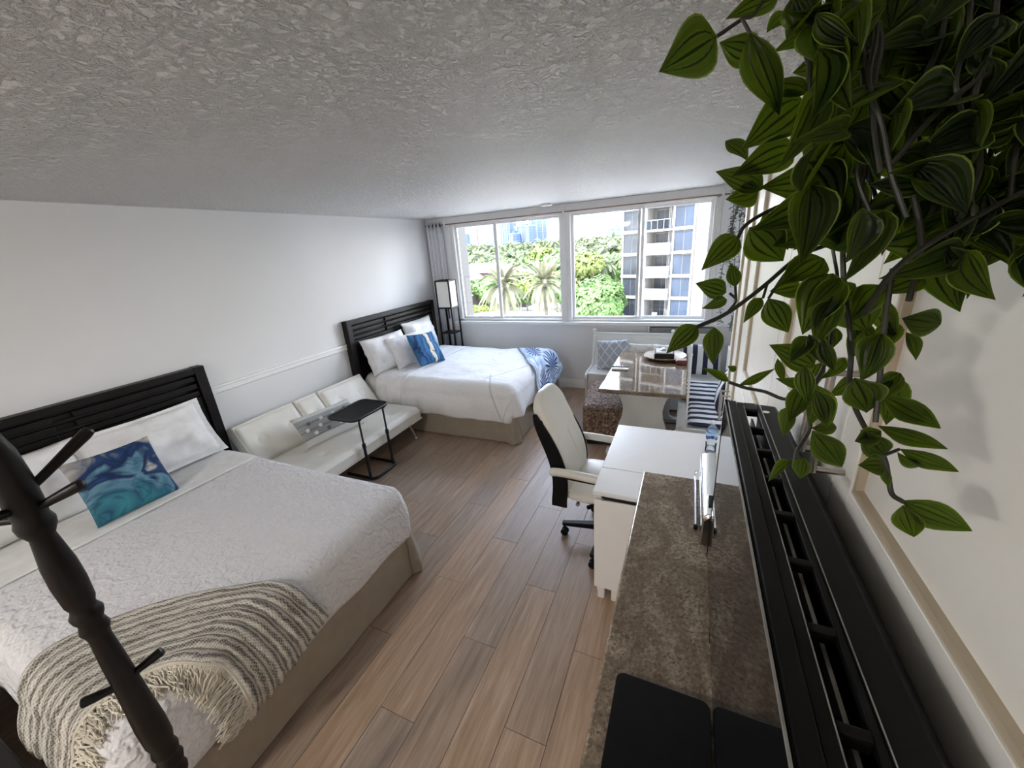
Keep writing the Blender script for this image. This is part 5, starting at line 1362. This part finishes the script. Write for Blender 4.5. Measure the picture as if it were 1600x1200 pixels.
# houses with tiled roofs among the trees
def house(label, px, py, Y, wx, wy, hwall):
    c = PY(px, py, Y); t = thing('house', label, 'house', (c.x, c.y, GZ), R(-8)); zr = c.z - GZ; zw = zr - 2.4
    MB().box(-wx / 2, wx / 2, -wy / 2, wy / 2, 0, zw).build('wall', W['cream'], t, smooth=False)
    a, b_ = wx / 2 + .6, wy / 2 + .6; q = wx / 2 - wy / 2
    MB().add([(-a, -b_, zw), (a, -b_, zw), (a, b_, zw), (-a, b_, zw), (-q - .2, 0, zr), (q + .2, 0, zr)], [(0, 1, 5, 4), (1, 2, 5), (2, 3, 4, 5), (3, 0, 4), (0, 3, 2, 1)]).build('roof', W['rooftile'], t, smooth=False)
    for k in range(int(wx / 3)):
        x_ = -wx / 2 + 1.5 + 3 * k; f_ = MB().box(x_ - .6, x_ + .6, -wy / 2 - .06, -wy / 2, zw - 2.2, zw - .7).build('window_frame', W['concwhite'], t, smooth=False)
        MB().box(x_ - .5, x_ + .5, -wy / 2 - .08, -wy / 2 - .05, zw - 2.1, zw - .8).build('pane', W['farwin'], f_, smooth=False)
house('large house with terracotta roof in the left window pane', 752, 411, 104, 17, 10, 6)
house('smaller house with terracotta roof at the left window edge', 727, 422, 96, 9, 8, 5)
house('house with pinkish roof seen in the second window pane', 808, 417, 106, 9, 8, 5)
wh_ = PY(966, 373, 260); t = thing('low_white_building', 'low white flat building above the trees in the third pane', 'building', (wh_.x, wh_.y, GZ))
MB().box(-11, 14, -6, 6, 0, wh_.z - GZ).build('wall', W['concwhite'], t, smooth=False); MB().box(-11.4, 14.4, -6.4, 6.4, wh_.z - GZ, wh_.z - GZ + .6).build('roof_edge', W['conc'], t, smooth=False)
# towers of the skyline
def tower(label, x0, x1, ytop, Y, mat, dep=20, steps=()):
    a, b_ = PY(x0, ytop, Y), PY(x1, ytop, Y); w_ = (b_ - a).length; c = (a + b_) / 2; zt_ = c.z - GZ
    t = thing('tower_block', label, 'building', (c.x, c.y, GZ), math.atan2(b_.y - a.y, b_.x - a.x) - .1)
    MB().box(-w_ / 2, w_ / 2, 0, dep, 0, zt_).build('tower_body', W[mat], t, smooth=False)
    MB().box(-w_ / 2 - .3, w_ / 2 + .3, -.5, dep, zt_, zt_ + .9).build('parapet', W['towerB'], t, smooth=False)
    MB().box(-w_ * .2, w_ * .15, dep * .3, dep * .7, zt_ + .9, zt_ + 4).build('roof_plant', W[mat], t, smooth=False)
    for k in range(max(2, int(w_ / 7))):
        x_ = -w_ / 2 + w_ * (k + .5) / max(2, int(w_ / 7)); MB().box(x_ - .5, x_ + .5, -.7, 0, 0, zt_).build('pier', W['towerB'], t, smooth=False)
tower('blue lower tower at the far left of the skyline', 707, 720, 367, 470, 'towerC')
tower('wide mauve tower left in the skyline', 709, 744, 339, 560, 'towerA')
tower('mauve tower right of the widest tower in the left pane', 744, 758, 343, 540, 'towerA')
tower('pale slim tower just left of the first window mullion', 758, 773, 338, 580, 'towerB')
tower('blue slab tower just right of the first window mullion', 780, 796, 344, 520, 'towerC')
tower('short grey blue tower between the blue slabs', 795, 802, 366, 480, 'towerC')
tower('broad blue tower with a stepped top in the second pane', 803, 827, 354, 500, 'towerC')
tower('tallest blue tower in the middle of the second pane', 825, 853, 340, 540, 'towerC')
tower('pale blue tower left of the central window mullion', 853, 882, 345, 520, 'towerB')
tower('distant hazy blue block low above the trees in the third pane', 939, 952, 362, 640, 'towerB')
tower('distant blue block right of its paler neighbour in the third pane', 950, 976, 356, 600, 'towerC')

# apartment block facing the window on the right
P0 = PY(1050, 366, 58.5); FU = Vector((.957, -.288, 0))
ab = thing('apartment_building', 'white apartment block with balconies filling the right window panes', 'building', (P0.x, P0.y, GZ), math.atan2(FU.y, FU.x))
K = 1.3
def fz(z): return CAMH + (z - CAMH) * K - GZ
def part(name, mat, x0, x1, y0, y1, z0, z1, parent=None, **kw):
    return MB().box(x0 * K, x1 * K, y0, y1, fz(z0) if not kw.get('raw') else z0, fz(z1)).build(name, W[mat], parent or ab, smooth=False)
ZTOP, ZBOT = 27.2, -10.3
SL = [25.1, 22.85, 20.6, 18.35, 16.1, 13.85, 11.6, 9.35, 7.1, 4.85, 2.60, .34, -1.94, -4.2, -6.42, -8.7]
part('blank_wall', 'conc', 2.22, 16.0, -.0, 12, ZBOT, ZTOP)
part('core_wall', 'concwhite', -3.3, 2.22, 2.6, 12, ZBOT, ZTOP)
part('left_bay_wall', 'concwhite', -5.25, -2.55, .9, 12, ZBOT, ZTOP)
part('corner_pier', 'concwhite', -3.35, -2.50, -.35, 3.0, ZBOT, ZTOP)
part('inner_pier', 'concwhite', .08, .27, -.2, 3.0, ZBOT, ZTOP)
part('edge_pier', 'concwhite', 2.06, 2.24, -.2, 3.0, ZBOT, ZTOP)
part('left_pier', 'concwhite', -5.30, -5.12, -.2, 3.0, ZBOT, ZTOP)
for i, z in enumerate(SL):
    h_ = .30
    part('floor_band', 'concwhite', -5.34, -3.2, -.35, 2.6, z - h_ * .55, z + h_ * .45)
    part('floor_band', 'concwhite', .10, 2.24, -.35, 2.6, z - h_ * .55, z + h_ * .45)
    part('balcony_slab', 'concwhite', -2.6, .12, -1.0, 2.6, z - .16, z + .05)
    zb = z + .05; zt = z + 2.25 - .2
    for (x0, x1, mt, tint) in ((-5.12, -3.36, 'farwin', 0), (.28, 2.05, 'farwin2', 0)):
        xm = (x0 + x1) / 2
        for (a, b_) in ((x0 + .03, xm - .03), (xm + .03, x1 - .03)):
            wf = part('window', 'concwhite', a - .03, b_ + .03, .02, .16, zb + .02, zt)
            part('pane', mt, a, b_, -.06, .03, zb + .07, zt - .04, wf)
    # recessed balcony wall with a sliding door and a side screen
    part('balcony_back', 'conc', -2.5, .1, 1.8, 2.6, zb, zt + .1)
    for (a, b_) in ((-2.05, -1.32), (-1.26, -.55)):
        wf = part('sliding_door', 'concwhite', a - .03, b_ + .03, 1.70, 1.82, zb, zt - .1)
        part('pane', 'farwin', a, b_, 1.62, 1.72, zb + .06, zt - .16, wf)
    for k in range(4): part('screen_slat', 'concwhite', -.42 + k * .14, -.36 + k * .14, .2, .5, zb, zt)
    if z > 1.5:
        part('rail_glass', 'railglass', -2.5, .1, -.98, -.95, zb, zb + .85)
        part('handrail', 'concwhite', -2.52, .12, -1.02, -.92, zb + .85, zb + .92)
        for k in range(5): part('rail_post', 'concwhite', -2.5 + k * .63, -2.46 + k * .63, -1.0, -.93, zb, zb + .86)
    elif z > -6:
        part('parapet', 'concwhite', -2.55, .12, -1.05, -.85, zb - .2, zb + .95)
    else:
        part('terrace', 'concwhite', -2.6, .5, -3.2, -1.0, z - .3, z + .05)
part('roof_cap', 'concwhite', -5.4, 16, -.4, 12, ZTOP, ZTOP + .2)
pt = ab.matrix_basis @ Vector((-1.0 * K, -1.9, fz(-6.36)))
lc = thing('terrace_chair', 'white lounge chair on the lowest terrace of the apartment block', 'chair', tuple(pt), math.atan2(FU.y, FU.x))
MB().box(-.35, .35, -.5, .5, .25, .37).build('seat', W['concwhite'], lc, bevel=.03); MB().prism([(.3, .3), (.6, .95), (.7, .9), (.45, .3)], -.35, .35, axis='x').build('backrest', W['concwhite'], lc, bevel=.03)
for sx in (-.3, .3):
    for sy in (-.4, .4): MB().box(sx - .03, sx + .03, sy - .03, sy + .03, 0, .26).build('leg', W['concwhite'], lc)
bush(1083, 512, 52, .55, True, 'small lime bush at the foot of the apartment block wall', None)
# street lamp and parked cars at the left
c = PY(735, 492, 84); t = thing('street_lamp', 'slender street lamp by the road in the left window pane', 'street lamp', (c.x, c.y, GZ))
MB().tube([(0, 0, 0), (0, 0, 5.2)], [.12, .07], 8).build('pole', W['greymetal'], t); MB().tube(smooth_path([(0, 0, 5.1), (.2, 0, 5.6), (.9, 0, 5.7)], 4), .06, 6).build('arm', W['greymetal'], t); MB().box(.7, 1.3, -.14, .14, 5.62, 5.78).build('lamp_head', W['greymetal'], t, bevel=.03)
def car(label, px, py, mat, rz, Y=None):
    c = PX(px, py, 1); r = ray(px, py); k = (GZ - CAMH) / r.z; c = Vector((0, 0, CAMH)) + r * k
    t = thing('car', label, 'car', (c.x, c.y, GZ), rz)
    MB().prism([(-2.2, .35), (2.2, .35), (2.25, .75), (2.1, .95), (1.2, 1.0), (.6, 1.45), (-1.2, 1.48), (-1.9, 1.05), (-2.2, .95)], -.88, .88, axis='y').build('car_body', W[mat], t, bevel=.06)
    MB().prism([(1.05, 1.0), (.58, 1.40), (-1.15, 1.42), (-1.7, 1.05)], -.885, .885, axis='y').build('side_glass', W['farwin'], t)
    for sx in (-1.35, 1.35):
        for sy in (-.85, .85): MB().lathe([(.18, -.1), (.33, -.09), (.33, .09), (.18, .1)], 14, (sx, sy, .33), 'y').build('wheel', W['blackplastic'], t)
car('grey car parked by the street lamp at the left', 741, 489, 'greymetal', .5)
car('white car on the road behind the hedge at the left', 735, 464, 'concwhite', .1)
car('white car on the road left of the round tree', 905, 440, 'concwhite', .2)
